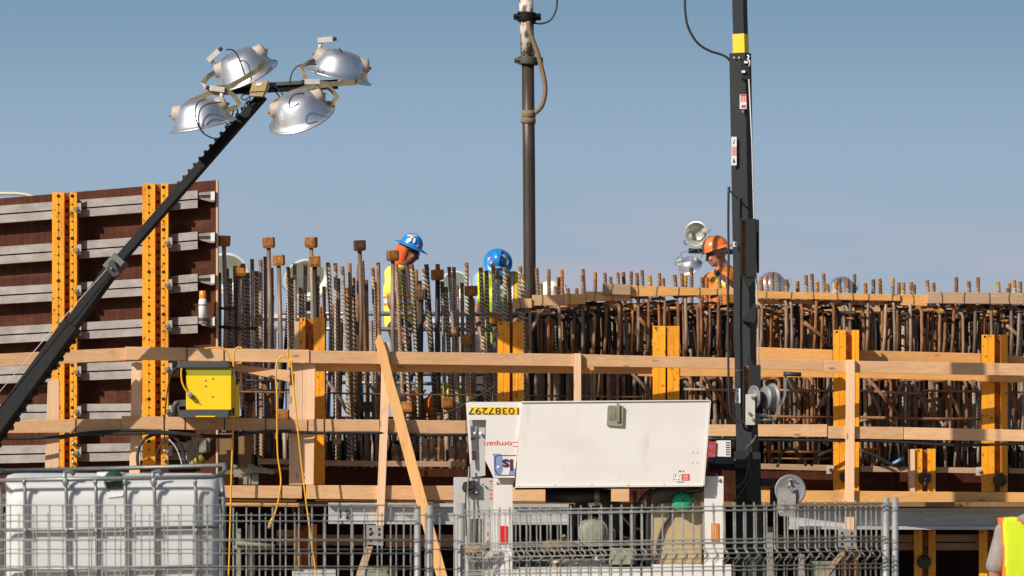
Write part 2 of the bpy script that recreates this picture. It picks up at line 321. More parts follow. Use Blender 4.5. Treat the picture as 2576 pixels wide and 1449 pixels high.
for k, (ya, yb, yc, h) in enumerate(wal):
    def yy(x): return ya + (yb - ya) * x / 357 if x <= 357 else yb + (yc - yb) * (x - 357) / 105
    dv = .17
    segs = [(xL, 134), (190, 362), (419, 497)] if k < 4 else [(xL, 134), (190, 362)] + ([(419, 470)] if k == 6 else [(419, 450)])
    for (xa, xb) in segs:
        m = MB()
        for (ta, tb) in ((0, .46), (.545, 1.0)):          # two stacked channels with a slot between them
            y0a, y0b = yy(xa) + h * ta, yy(xb) + h * ta; y1a, y1b = yy(xa) + h * tb, yy(xb) + h * tb
            m.poly([(xa, y0a, lw(xa) - dv), (xb, y0b, lw(xb) - dv), (xb, y1b, lw(xb) - dv), (xa, y1a, lw(xa) - dv)], 0, .012)
            for (u, w_) in ((y0a, y0b), (y1a, y1b)):
                s_ = 2 if u == y0a else -2
                m.poly([(xa, u, lw(xa) - dv + .0125), (xb, w_, lw(xb) - dv + .0125), (xb, w_ + s_, lw(xb) - dv + .0125), (xa, u + s_, lw(xa) - dv + .0125)], 0, dv - .014)
        m.build('waler', WAL, fw)
    # connector plates with a bolt to the right of each soldier
    for xs in (187, 416):
        yc_ = yy(xs) + h * .5
        m = MB(); dd = lw(xs) - dv - .14
        m.poly([(xs + 1, yc_ - 14, dd), (xs + 17, yc_ - 15, dd), (xs + 17, yc_ + 11, dd), (xs + 1, yc_ + 12, dd)], 0, .018)
        pc = P(xs + 5, yc_, dd); m.mat(1).tube([pc, pc + Vector((0, -.05, 0))], .018, 6); m.tube([pc + Vector((-.03, -.03, -.005)), pc + Vector((.03, -.035, .012))], .007, 6)
        m.build('connector_plate', [CPL, STL], fw)
    if k < 4:                             # short extension channel reaching the free edge
        m = MB(); xa, xb = 500, 541; y0 = yy(500) + h * .28; dd = lw(520) - .13
        m.poly([(xa, y0 - 6), (xb, y0 - 11), (xb, y0 - 2), (xa, y0)], dd, .11)
        m.poly([(xa, y0 + .6), (xb, y0 - 1.4), (xb, y0 + 16), (xb - 9, y0 + 17), (xa, y0 + 9)], dd + .03, .07)
        m.mat(1).poly([(xb - 11, y0 - 8), (xb - 1, y0 - 9), (xb - 1, y0 + 12), (xb - 11, y0 + 12)], dd - .01, .008)
        m.build('end_channel', [WAL, WLB], fw)

def left_soldier(x0, x1, yt, yb, label):
    d = lw((x0 + x1) / 2) - .36; w = x1 - x0
    a, b, c_ = x0 + w * .49, x0 + w * .49, x0 + w * .72
    t = T('steel_soldier', P((x0 + x1) / 2, yb, d), label, 'formwork beam', 'yellow upright steel beams of the brown wall')
    def chan(xa, xb, webx, sgn):
        m = MB(); m.rect(xa, yt, xb, yb, d, .008)
        m.rect(min(webx, webx + sgn * 3), yt, max(webx, webx + sgn * 3), yb, d + .0085, .17)
        mid = (xa + xb) / 2
        m.rect(mid - 1.2, yt, mid + .2, yb, d - .004, .0038)
        m.mat(1)
        y = yt + 9; k = 0
        while y < yb - 6:
            hh = 2.6 if k % 5 else 4.5
            xx = xa + (xb - xa) * (.52 if sgn < 0 else .35)
            p = P(xx, y, d - .0045)
            m.tube([p, p + Vector((0, .003, 0))], hh / 286, 10)
            y += 21.3; k += 1
        return m
    chan(x0, a, a, -1).build('channel', [YEL, HOLE], t); chan(c_, x1, c_, 1).build('channel', [YEL, HOLE], t)
    m = MB(); m.rect(a + .3, yt + 2, c_ - .3, yb, d + .09, .01).mat(1); y = yt + 20; k = 0
    while y < yb - 10:
        m.rect(a + 4, y, c_ - 4, y + (8 if k % 2 else 4), d + .086, .003); y += 21; k += 1
    m.build('spacer_web', [YRU, HOLE], t)
    for y in (yb - 18, yb - 42, yb - 66):
        m = MB(); p = P(x1 - 8, y, d); m.tube([p, p + Vector((0, -.03, 0))], .016, 6); m.ell(p + Vector((0, -.03, 0)), (.019, .012, .019)); m.build('bolt_head', STL, t)
left_soldier(131, 193, 484, 1182, 'perforated yellow steel beam on the brown wall, nearest the left edge')
left_soldier(358, 423, 462, 1176, 'perforated yellow steel beam on the brown wall, behind the leaning black lamp mast')

# pale hose over the top left
m = MB(); m.tube([P(x, y, 52.6) for x, y in ((-40, 486), (0, 487), (40, 487), (62, 489), (80, 494), (100, 503), (112, 515))], .016, 10)
m.build('pale_hose', M('cream_hose', (.66, .62, .46), .6), None, 'pale cream hose lying over the top of the brown wall at left edge', 'hose')

# spray can on the end channel
xc, d_ = 510, lw(510) - .19
t = T('spray_can', P(xc, 814, d_), 'white aerosol marking paint can with orange cap, on the brown wall edge', 'spray can')
r_ = .037
MB().lathe([(.001, 0), (r_, 0), (r_, .20), (r_ * .8, .222), (.001, .222)], P(xc, 814, d_), (0, 0, 1), 20).build('can_body', WLB, t)
MB().lathe([(r_ * .86, .2225), (r_ * .86, .285), (r_ * .7, .292), (.001, .292)], P(xc, 814, d_), (0, 0, 1), 20).build('cap', ORL, t)
for z_ in ((.02, .05), (.16, .17)): MB().lathe([(r_ + .001, z_[0]), (r_ + .001, z_[1])], P(xc, 814, d_), (0, 0, 1), 20).build('printed_band', DGR, t)

# ------------------------------------------------------------------ timber guard rails and posts
GR = 'timber guard rails along the front'
def rail(x0, a0, b0, x1, a1, b1, label, dd=0, th=.038, mat=None, ties=()):
    o = board('guard_rail_board', x0, a0, b0, x1, a1, b1, fr(x0) + dd, fr(x1) + dd, th, mat or WH, label, 'board', GR)
    for tx in ties:
        f = (tx - x0) / (x1 - x0); ya = a0 + (a1 - a0) * f; yb = b0 + (b1 - b0) * f; d = fr(tx) + dd
        mm = MB(); mm.rect(tx - 1, ya - 2, tx + 1, yb + 1.5, d - .006, .005); mm.rect(tx - 1, ya - 2.2, tx + 1, ya - .6, d, th + .004)
        mm.build('tie_wire', HOLE, o)
    return o
rail(-60, 893, 925, 330, 874, 906, 'weathered top rail board crossing the brown wall, behind the yellow electric box', .03, mat=WH)
rail(314.7, 872, 905, 778, 880, 913, 'pale top rail board directly above the yellow electric box', -.012, ties=(470, 563))
rail(778.6, 881.6, 913.5, 1443, 890.5, 921.5, 'long top rail board between the yellow cords and the slim upright post', 0)
rail(1462.5, 891, 921.5, 2071, 906, 931, 'long top rail board passing behind the charcoal mast', 0)
rail(2071.7, 906.3, 936, 2600, 915, 945.5, 'knotty top rail board at the right edge of the picture', -.002)
rail(-20, 1058, 1090, 305, 1053, 1087, 'weathered middle rail board in front of the brown wall, at the left edge', .03, ties=(190,))
rail(305.8, 1046, 1079, 772.5, 1055, 1085, 'knotty middle rail board directly under the yellow electric box', -.012, ties=(412, 465, 565, 668))
rail(773, 1054, 1085.5, 1172, 1058, 1092, 'middle rail board between the yellow cords and the white equipment trailer', 0, ties=(815, 955))
rail(1780, 1068, 1097, 2081, 1067.5, 1099, 'middle rail board passing behind the charcoal mast winch', 0)
rail(2083.5, 1072, 1103, 2273, 1074.5, 1105.5, 'short middle rail board behind the pale upright post at right', -.002)
rail(2274.5, 1074.6, 1105.6, 2600, 1082, 1111, 'middle rail board at the right edge of the picture', -.006)
rail(556, 1221, 1252.5, 759.5, 1222, 1254, 'short pale lower rail board just right of the white liquid tote', 0, ties=(707,))
rail(770, 1220.6, 1255, 1141, 1222, 1258, 'lower rail board behind the slanting orange plank', 0)
rail(1290, 1226, 1261, 1583, 1228, 1262, 'lower rail board seen through the open white equipment trailer', 0)
rail(1912, 1233, 1266, 2600, 1239, 1276, 'lower rail board running behind the pale upright post to the right edge', 0, mat=WO)
# second orange board behind the top rail and the ledges
rail(792, 905, 934, 1640, 914, 941, 'orange backing board showing as a strip under the long top rail', .13, mat=WO)
rail(1712, 915, 946, 2095, 926, 950, 'orange backing board under the top rail around the mast', .30, mat=WO)
rail(2163, 925, 951, 2600, 936, 963, 'orange backing board under the knotty top rail at right', .30, mat=WO)
rail(1904, 873, 905, 2095, 880, 912, 'orange ledge timber just right of the mast above the top rail', .62, .09, WO)
rail(2163, 881, 912, 2468, 889, 918, 'orange ledge timber between the two right-hand yellow beams above the top rail', .62, .09, WO)
rail(2536, 894, 920, 2600, 897, 922, 'stub of orange ledge timber right of the last yellow beam', .62, .09, WO)
rail(1605, 928, 946, 1642, 929, 947, 'stub of orange ledge timber left of the yellow beam beside the mast', .45, .09, WO)
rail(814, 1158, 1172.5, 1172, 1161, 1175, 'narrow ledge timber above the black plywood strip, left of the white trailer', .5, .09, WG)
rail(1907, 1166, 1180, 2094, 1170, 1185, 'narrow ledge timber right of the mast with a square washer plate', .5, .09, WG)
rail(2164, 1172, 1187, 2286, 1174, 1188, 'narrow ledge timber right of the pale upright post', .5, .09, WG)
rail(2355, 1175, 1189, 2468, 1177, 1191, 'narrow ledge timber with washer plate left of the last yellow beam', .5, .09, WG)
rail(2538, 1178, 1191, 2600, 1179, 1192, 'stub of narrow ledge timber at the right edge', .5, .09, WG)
rail(556, 1256.5, 1261, 745, 1257.5, 1262, 'thin orange batten under the short pale lower rail', .05, .12, WO)
rail(556, 1264.5, 1273, 752, 1266, 1275, 'orange plank end grain under the thin batten', .04, .3, WO)
rail(792, 1257.5, 1260.5, 1141, 1260, 1263, 'thin orange batten under the lower rail behind the slanting plank', .06, .12, WO)

PO = 'upright timber posts of the guard rail'
def vpost(pts, label, d, th=.038, mat=None, name='timber_post', group=PO):
    m = MB(); m.poly(pts, d, th); return m.build(name, mat or WV, None, label, 'post', group, bev=.004)
vpost([(120, 960), (149, 955), (149, 1180), (113, 1180)], 'pale timber post beside the left yellow beam, cut by the leaning mast', 49.9)
vpost([(331, 915), (343, 910), (357, 914), (354, 1115), (349, 1260), (322, 1260), (328, 1115)], 'timber post left of the second perforated yellow beam, behind the tote', fr(340) + .075)
vpost([(729, 914), (761.5, 914), (759.5, 1219.5), (727, 1219.5)], 'rough timber post, left one of the doubled pair behind the yellow cords', fr(740) + .06, .09)
vpost([(762, 914), (793.5, 912), (789, 1219.5), (760, 1219.5)], 'knotty timber post, right one of the doubled pair behind the yellow cords', fr(760) + .05, .09)
vpost([(961, 860), (980, 862), (979, 1000), (966, 1322), (946, 1322), (955, 1100)], 'slim pale post leaning slightly, crossed by the slanting orange plank', fr(960) - .04)
vpost([(944, 862), (950, 843), (958, 843), (972, 880), (990, 955), (1012, 1030), (1126, 1452), (1098, 1452), (972, 985), (953, 900)], 'fresh orange plank slanting down in front of all rails', fr(1000) - .10, .038, WOV, 'slanting_plank')
vpost([(1443.3, 889), (1462, 889), (1462, 1110), (1444, 1110)], 'pale post standing just above the white trailer door', fr(1450) - .04)
vpost([(2129, 905), (2151, 905), (2149, 1333), (2125, 1333)], 'pale knotty timber post in front of the yellow beam at right', fr(2140) - .04)
MB().poly([(590, 916), (700, 929), (729, 931), (729, 961), (700, 954), (585, 931)], fr(660) + .06, .038).build('tapered_board', WH, None, 'tapered pale board under the top rail, right of the yellow electric box', 'board')
MB().poly([(322, 1194), (356, 1194), (356, 1260), (322, 1260)], fr(340) + .03, .03).build('timber_offcut', WV, None, 'pale timber offcut just behind the top frame of the tote', 'board')
# perforated brackets at post feet
for (x0, y0, x1, y1, lb) in ((922, 1321, 964, 1373, 'perforated steel bracket at the foot of the slim leaning post'), (2108, 1332, 2153, 1381, 'perforated steel bracket at the foot of the right pale post')):
    d = fr(x0) - .05
    m = MB(); m.poly([(x0, y0), (x1, y0), (x1, y1), (x0, y1 - 3)], d, .006); m.mat(1)
    for ix in (.24, .76):
        for iy in (.2, .45, .75):
            p = P(x0 + (x1 - x0) * ix, y0 + (y1 - y0) * iy, d); m.tube([p + Vector((0, -.002, 0)), p + Vector((0, .001, 0))], .014, 8)
    m.mat(2)
    p = P(x0 + (x1 - x0) * .24, y0 + (y1 - y0) * .3, d); m.tube([p, p + Vector((0, -.02, 0))], .012, 6)
    m.build('post_bracket', [WAL, HOLE, STL], None, lb, 'bracket', bev=0)
MB().poly([(921, 1375), (938, 1375), (914, 1452), (893, 1452)], fr(900) + .02, .05).build('diagonal_brace', WG, None, 'grey diagonal brace below the left post bracket, behind the fence', 'brace')
MB().poly([(2118, 1384), (2134, 1382), (2078, 1455), (2058, 1455)], fr(2100) + .02, .05).build('diagonal_brace', WG, None, 'grey diagonal brace below the right post bracket, behind the fence', 'brace')

# ------------------------------------------------------------------ yellow soldiers of the main wall
SO = 'yellow upright steel beams of the curved wall'
def soldier(xa, xb, xc_, xd, yt, yb, label, d=None, split=None, left_leg=None):
    d = d or fr(xa) + .42
    t = T('steel_soldier', P((xa + xd) / 2, yb, d), label, 'formwork beam', SO)
    for (p, q, s) in ((xa, xb, 1), (xc_, xd, -1)):
        m = MB(); m.rect(p, yt, q, yb, d, .009)
        wx = q - 2.2 if s > 0 else p
        m.rect(wx, yt, wx + 2.2, yb, d + .0095, .2)
        ox = p if s > 0 else q - 2
        m.rect(ox, yt, ox + 2, yb, d + .0095, .035)
        mid = p + (q - p) * .45
        m.rect(mid - .7, yt, mid + .5, yb, d - .003, .0028)
        m.build('channel', YEL, t)
    m = MB(); m.rect(xb + .2, yt + 3, xc_ - .2, yb, d + .07, .012)
    m.build('spacer_web', YRU, t)
    m = MB(); p = P(xa + 8, yt + 5, d - .002); m.tube([p, p + Vector((0, .0015, 0))], .011, 8); m.build('bolt_hole', HOLE, t)
    return t
soldier(754, 768, 789, 817, 799, 1219, 'yellow steel beam with peeling web beside the doubled timber posts')
soldier(1252, 1282, 1290, 1317.6, 809, 1160, 'yellow steel beam above the upside-down number plate of the white trailer')
soldier(1642, 1674, 1679, 1709, 820, 1160, 'yellow steel beam rising behind the white trailer door, left of the mast')
soldier(2096.6, 2128, 2143.6, 2161, 830, 1237, 'yellow steel beam partly hidden by the pale knotty post')
soldier(2469.7, 2501.7, 2517, 2534.7, 842, 1237, 'tallest-standing yellow steel beam near the right edge')
soldier(2302.5, 2320, 2334, 2353.5, 1129, 1237, 'short weathered yellow beam with black tie disc, under the middle rail at right')
soldier(2300, 2320, 2336, 2354, 1334, 1500, 'shaded yellow steel beam below the aluminium beam at right', 51.3)
soldier(2463, 2484, 2500, 2520, 1334, 1500, 'shaded yellow steel beam behind the grey-sleeved worker', 51.3)
soldier(2117, 2128, 2148, 2160, 1384, 1500, 'shaded yellow steel beam behind the right diagonal brace', 51.5)
soldier(740, 752, 785, 797, 1319, 1500, 'shaded rusty yellow beam under the short aluminium beam, behind fence', 51.2)
vpost([(2287, 1130), (2302, 1130), (2302, 1237), (2287, 1237)], 'short pale timber beside the short weathered yellow beam', fr(2290) + .40, .12, WV, 'timber_block', None)
vpost([(741, 809), (753.5, 809), (753.5, 882), (741, 882)], 'short pale timber left of the peeling yellow beam top', fr(741) + .42, .1, WV, 'timber_block', None)
for (x, y, rr, d, lb) in ((2326, 1203, 17, fr(2326) + .40, 'black threaded tie disc on the short weathered yellow beam'), (2515, 1207, 18, fr(2500) + .40, 'black threaded tie disc on the last yellow beam'),
                          (2324, 1413, 18, 51.28, 'black winged tie nut on the shaded beam low at right'), (2127, 1200, 15, fr(2127) + .40, 'black tie disc half hidden behind the pale knotty post')):
    m = MB(); p = P(x, y, d)
    m.lathe([(.001, -.05), (rr / 400, -.048), (rr / 290, -.02), (rr / 280, 0)], p, (0, 1, 0), 16)
    for k in range(3): a = k * 2.09 + .5; m.box(p + Vector((math.cos(a) * rr / 450, -.045, math.sin(a) * rr / 450)), (.02, .03, .05), Matrix.Rotation(-a + 1.57, 3, 'Y'))
    m.tube([p + Vector((0, -.09, 0)), p], .014, 8)
    m.build('tie_nut', M('black_cast_nut', (.05, .045, .035), .6, .3, var=(.12, .09, .05), vs=(40, 40, 40), amt=.7) if x == 2326 else bpy.data.materials['black_cast_nut'], None, lb, 'tie nut', 'tie nuts on the yellow beams')
for (x, y, d, lb) in ((2090, 1182, .44, 'square washer plate with bolt left of the half-hidden yellow beam'), (2466, 1186, .44, 'square washer plate with bolt left of the last yellow beam'),
                      (2282, 1361, .9, 'small shaded washer plate left of the low shaded beam'), (2467, 1366, .9, 'shaded washer plate beside the grey sleeve')):
    m = MB(); dd = fr(x) + d; m.rect(x - 11, y - 11, x + 11, y + 10, dd, .012).mat(1); p = P(x, y, dd); m.tube([p + Vector((0, -.03, 0)), p], .017, 6); m.ell(p + Vector((0, -.03, 0)), (.013, .012, .013))
    m.build('washer_plate', [CPL if d < .5 else WAL, STL], None, lb, 'washer plate', 'square washer plates')

# front plywood under the rebar and the dark hollow below
m = MB(); m.poly([(560, 1174, fr(560) + .72), (2640, 1190, fr(2640) + .72), (2640, 1262, fr(2640) + .72), (560, 1262, fr(560) + .72)], 0, .03)
m.build('front_plywood_strip', PLY, None, 'dark plywood strip along the wall between the ledge timbers and lower rails', 'plywood')
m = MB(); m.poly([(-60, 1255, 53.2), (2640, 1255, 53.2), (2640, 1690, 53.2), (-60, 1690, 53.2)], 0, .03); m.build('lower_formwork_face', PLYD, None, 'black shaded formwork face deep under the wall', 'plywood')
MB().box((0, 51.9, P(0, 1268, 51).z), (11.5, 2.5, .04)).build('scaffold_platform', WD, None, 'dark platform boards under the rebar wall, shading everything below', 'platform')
# aluminium beams
AB = 'aluminium beams under the lower rails'
def alub(x0, y0, x1, y1, h, label, d=0.03):
    d0, d1 = fr(x0) + d, fr(x1) + d; m = MB()
    for (a, b, dp, th) in ((0, .16, -.05, .1), (.165, .84, 0, .01), (.845, 1, -.05, .1)):
        m.poly([(x0, y0 + h * a, d0 + dp), (x1, y1 + h * a, d1 + dp), (x1, y1 + h * b, d1 + dp), (x0, y0 + h * b, d0 + dp)], 0, th)
    m.mat(1)
    for i in range(int((x1 - x0) / 210)):
        xx = x0 + 120 + i * 210; yy_ = y0 + (y1 - y0) * (xx - x0) / (x1 - x0) + h * .2; p = P(xx, yy_, d0 + (d1 - d0) * (xx - x0) / (x1 - x0)); m.tube([p + Vector((0, -.004, 0)), p], .006, 6)
    return m.build('aluminium_beam', [ALU, HOLE], None, label, 'metal beam', AB)
alub(1985, 1277.5, 2610, 1279, 54, 'long grey aluminium beam under the lower rail at right')
ab2 = alub(826, 1264.5, 1143, 1266.5, 53, 'scuffed aluminium beam painted with the number 12, behind the fence')
alub(1290, 1268, 1431, 1268, 52, 'short dented aluminium beam seen through the open trailer')
m = MB(); m.poly([(2026, 1277), (2600, 1279), (2600, 1274), (2026, 1272)], fr(2200) + .1, .1); m.build('edge_batten', WO, None, 'rough orange batten between lower rail and long aluminium beam', 'board')
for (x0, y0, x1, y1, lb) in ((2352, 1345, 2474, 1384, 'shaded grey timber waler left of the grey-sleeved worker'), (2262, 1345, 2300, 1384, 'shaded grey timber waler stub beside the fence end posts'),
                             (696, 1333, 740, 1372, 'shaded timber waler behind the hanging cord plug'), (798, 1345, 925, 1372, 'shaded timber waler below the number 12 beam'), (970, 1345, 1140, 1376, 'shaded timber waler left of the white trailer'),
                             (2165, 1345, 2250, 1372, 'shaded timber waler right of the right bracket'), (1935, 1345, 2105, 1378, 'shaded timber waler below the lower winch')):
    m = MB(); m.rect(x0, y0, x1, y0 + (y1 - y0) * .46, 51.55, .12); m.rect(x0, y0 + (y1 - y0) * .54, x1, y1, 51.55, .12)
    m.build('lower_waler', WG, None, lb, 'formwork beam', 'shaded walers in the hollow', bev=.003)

# ------------------------------------------------------------------ timbers along the top of the reinforcement
TB = 'timbers along the top of the reinforcement'
tbd = [(1289, 751, 1338, 775, 751, 775, 0, 'leftmost small top timber beside the pump pipe'), (1338.6, 742, 1422, 769, 742, 768, .02, 'pale top timber just right of the pump pipe'),
       (1422.6, 739, 1473, 766, 739, 765, 0, 'short ochre top timber, third from the pump pipe'), (1473.6, 733, 1586, 757, 735, 757, .02, 'pale top timber under the short raised one'),
       (1516, 713.5, 1586, 740, 716, 742, -.05, 'short weathered raised top timber'), (1587, 718, 1850, 746, 727, 741, 0, 'long top timber running left of the mast at the orange helmet'),
       (1900, 732, 2265, 750, 741, 757, 0, 'long top timber right of the mast'), (1906, 752, 2265, 764, 757.6, 768, .1, 'lower thin timber right of the mast, under the long one'),
       (2265.6, 740, 2333, 768, 742, 770, .02, 'short top timber left of the final thick one'), (2334, 734, 2600, 763, 737, 765, -.06, 'thick weathered top timber at the right edge')]
for (x0, a0, x1, b0, a1, b1, dd, lb) in tbd:
    o = board('top_timber', x0, a0, b0, x1, a1, b1, fr(x0) + 1.02 + dd, fr(x1) + 1.02 + dd, .09, WG if 'weathered' in lb else (WO if x0 > 1580 or 'ochre' in lb else WH), lb, 'board', TB)
    x = x0 + random.uniform(10, 40)
    while x < x1 - 8:
        f = (x - x0) / (x1 - x0); ya = a0 + (a1 - a0) * f; yb = b0 + (b1 - b0) * f; d = fr(x) + 1.02 + dd - .006
        MB().tube([P(x + random.uniform(-3, 3), ya - 1, d), P(x, (ya + yb) / 2, d), P(x + random.uniform(-3, 3), yb + 2, d)], .0022, 5).build('tie_wire', HOLE, o)
        x += random.uniform(35, 70)
for k, (y0, y1, d, x0) in enumerate(((764, 774, 1.35, 1400), (772, 780, 1.8, 1560), (781, 788, 2.3, 1700))):
    board('inner_timber', x0, y0, y1, 2600, y0 + 14, y1 + 14, fr(x0) + d, fr(2600) + d, .07, WO, ('upper', 'middle', 'lowest')[k] + ' thin orange timber inside the cage, below the top timbers', 'board', 'thin timbers inside the cage', bev=0)

# dark back plywood behind the right-hand cage
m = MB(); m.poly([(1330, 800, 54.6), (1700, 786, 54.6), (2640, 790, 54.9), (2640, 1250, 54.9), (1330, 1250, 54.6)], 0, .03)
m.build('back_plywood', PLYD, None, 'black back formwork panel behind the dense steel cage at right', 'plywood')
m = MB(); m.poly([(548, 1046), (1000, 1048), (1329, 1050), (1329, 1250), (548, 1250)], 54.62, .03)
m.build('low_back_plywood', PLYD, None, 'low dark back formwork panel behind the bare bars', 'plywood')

# ------------------------------------------------------------------ reinforcement
def rib_mesh(name, r, L, pitch, mats, n=10, tip=.05):
    m = MB(); rings = []; z = 0
    while z < L:
        for (fz, k) in ((0, 1.0), (.42, 1.0), (.52, 1.16), (.88, 1.16)):
            rings.append((z + fz * pitch, k, fz))
        z += pitch
    vs = []; N_ = len(rings)
    for (z, k, fz) in rings:
        for j in range(n):
            w = 2 * math.pi * j / n
            vs.append(Vector((math.cos(w) * r * k, math.sin(w) * r * k, -z - (r * .75 * math.cos(w) if z > .004 else 0))))
    o = len(m.v); m.v += vs
    for i in range(N_ - 1):
        for j in range(n):
            m.f.append([i * n + j, i * n + (j + 1) % n, (i + 1) * n + (j + 1) % n, (i + 1) * n + j]); m.sm.append(False)
            fz = rings[i][2]; up = fz in (.42, .52, .88)
            m.m.append(2 if rings[i][0] < tip else (1 if up else 0))
    m.f.append(list(range(n))); m.m.append(2); m.sm.append(False)
    me = bpy.data.meshes.new(name); me.from_pydata(m.v, [], m.f)
    for i, p in enumerate(me.polygons): p.material_index = m.m[i]
    for x in mats: me.materials.append(x)
    bm = bmesh.new(); bm.from_mesh(me); bmesh.ops.recalc_face_normals(bm, faces=bm.faces); bm.to_mesh(me); bm.free()
    return me
LB = 1.75
RB = [rib_mesh('ribbed_bar', .0185, LB, .036, (BARG, RIB, RUST), tip=.04), rib_mesh('ribbed_bar', .017, LB, .030, (RUST, RIBD, RUST), tip=.05),
      rib_mesh('ribbed_bar', .0165, LB, .024, (BARG, RIB, RUST), tip=.10), rib_mesh('ribbed_bar', .0165, LB, .035, (RUST, RUST, RUSTO), tip=.06),
      rib_mesh('ribbed_bar', .015, LB, .026, (BARG, RIBD, RUST), tip=.04), rib_mesh('ribbed_bar', .0195, LB, .040, (BARD, RIBD, RUST), tip=.05), rib_mesh('ribbed_bar', .0170, LB, .033, (MUD, RIB, RUSTO), tip=.08)]
def smooth_mesh(name, r, L, mats):
    m = MB(); m.lathe([(r, 0), (r * 1.02, -L * .3), (r, -L)], (0, 0, 0), (0, 0, 1), 10)
    m.add([Vector((math.cos(a) * r, math.sin(a) * r, 0)) for a in [i * math.pi / 5 for i in range(10)]], [list(range(10))])
    me = bpy.data.meshes.new(name); me.from_pydata(m.v, [], m.f)
    for x in mats: me.materials.append(x)
    for p in me.polygons: p.use_smooth = len(p.vertices) == 4
    return me
SB = [smooth_mesh('plain_bar', .0185, LB, (BARS,)), smooth_mesh('plain_bar', .015, LB, (RUST,)), smooth_mesh('plain_bar', .017, LB, (BARD,))]
nbar = [0]
def place(me, x, y, d, xb=None, yb=900, name='rebar', label='', group='', cat='rebar', L=None, leany=0):
    o = bpy.data.objects.new(name, me); COL.objects.link(o); p = P(x, y, d); o.location = p
    if xb is not None:
        q = P(xb, yb, d); dx, dz = q.x - p.x, q.z - p.z; o.rotation_euler = (leany, -math.atan2(dx, -dz), random.uniform(-.5, .5) if leany == 0 else 0)
    if L: o.scale = (1, 1, L)
    tag(o, label, cat, group); nbar[0] += 1
    return o
G1 = 'bare ribbed bars between the brown wall and the pump pipe'
front = [(103, 360, 105), (158, 330, 162), (180, 400, 184), (232, 340, 226), (335, 263, 342), (365, 348, 374), (395, 266, 398), (428, 245, 432), (473, 325, 478), (303, 360, 312), (272, 295, 285), (213, 312, 222), (590, 318, 600), (636, 292, 642), (712, 300, 704), (680, 465, 680), (797, 380, 800),
         (843, 457, 845), (872, 287, 908), (925, 292, 932), (973, 315, 1003), (1025, 293, 1036), (945, 400, 948), (1050, 395, 1053), (1005, 465, 1010), (1115, 275, 1140), (1188, 325, 1214), (1228, 288, 1236), (1143, 410, 1150), (1213, 423, 1216),
         (1355, 300, 1386), (1405, 330, 1432), (1465, 300, 1497), (1495, 338, 1512), (1522, 417, 1525), (1550, 332, 1598), (1568, 300, 1606), (1650, 298, 1655), (1680, 420, 1692), (612, 395, 612), (820, 600, 822), (1090, 300, 1075)]
front = [Z3(a, b) + (Z3(c, 0)[0],) for a, b, c in front]
f4 = [(15, 460, 35), (38, 318, 76), (72, 320, 90), (95, 445, 98), (160, 288, 176), (262, 323, 286), (302, 345, 319), (350, 305, 376), (383, 345, 401), (433, 320, 441), (462, 365, 481), (540, 315, 551), (562, 372, 566), (130, 430, 135), (205, 540, 212)]
front += [Z4(a, b) + (Z4(c, 0)[0],) for a, b, c in f4]
front.sort()
for i, (x, y, xb) in enumerate(front):
    me = RB[random.choices((0, 1, 2, 3, 5, 6), (6, 2, 3, 1, 1, 3))[0]]
    place(me, x, y, fr(x) + 1.0 + random.choice((0, .07, .15, .45)) + random.random() * .03, xb, 878, 'ribbed_rebar',
          'ribbed steel bar, %s from the left of the bare bars left of the pump pipe' % nth(i + 1), G1)
# headed bars
G2 = 'square headed bars'
heads = [Z3(a, b) for a, b in ((135, 98), (452, 110), (752, 108), (523, 235), (250, 308), (777, 243), (1096, 130), (1330, 202), (1646, 338), (1530, 477), (1763, 742), (1145, 1272), (1440, 1270), (320, 1200), (565, 1325), (1710, 1240))] + [Z4(a, b) for a, b in ((193, 452), (360, 647), (165, 797))]
hl = ['beside the edge of the brown wall', 'standing tallest between the two pale floodlights', 'standing above a second one over the peeling yellow beam', 'left of the doubled timber posts, half shaded', 'low and bright in front of the leftmost pale floodlight',
      'directly under a taller one above the peeling yellow beam', 'darkest of the tall ones, left of the standing worker', 'just left of the standing worker in the yellow vest', 'with a bar rising through it, right of the standing worker', 'black, in front of the yellow vest',
      'low above the top rail, below the bent worker', 'low behind the slim leaning post, dark', 'low and orange, right of the slanting plank', 'black, between rails beside the yellow electric box', 'at the foot between rails left of doubled posts', 'in front of the lime vest under the top rail',
      'left of the bent worker, at his shoulder', 'just above the yellow beam under the bent worker', 'lowest of the pair left of the bent worker']
for i, ((x, y), lb) in enumerate(zip(heads, hl)):
    d = fr(x) + .93 + (.12 if i in (2, 13, 10) else 0); p = P(x, y + 25, d)
    t = T('headed_rebar', p, 'square headed steel bar ' + lb, 'rebar', G2)
    low = y > 900; L = .12 if low else 1.2
    if i in (11, 12, 13, 14, 15): L = .6
    mb = MB(); yr = random.uniform(-.35, .35); q = Matrix.Rotation(yr, 3, 'Z') @ Matrix.Rotation(random.uniform(-.05, .05), 3, 'Y')
    mb.box(p + Vector((0, 0, .045)), (.098, .098, .088), q); mb.box(p + Vector((0, 0, -.003)) , (.085, .085, .006), q)
    mb.box(p + q @ Vector((0, -.05, .045)), (.07, .004, .06), q)
    if 'black' in lb or 'dark' in lb: mt = bpy.data.materials.get('dark_rusty_head') or M('dark_rusty_head', (.055, .030, .018), .7, var=(.15, .06, .02), vs=(18, 18, 18), amt=.6)
    else: mt = RUSTO
    mb.build('square_head', mt, t, bev=.006)
    if i == 8: MB().tube([p + Vector((0, 0, .09)), p + Vector((0, 0, .14))], .018, 10).build('bar_stub', RUSTO, t)
    mb = MB(); mb.tube([p, p + Vector((random.uniform(-.01, .02), 0, -L / 2)), p + Vector((random.uniform(0, .03), 0, -L))], .0195 if i != 9 else .024, 12)
    mb.build('bar', BARD if i in (5, 8, 9) else BARS, t)
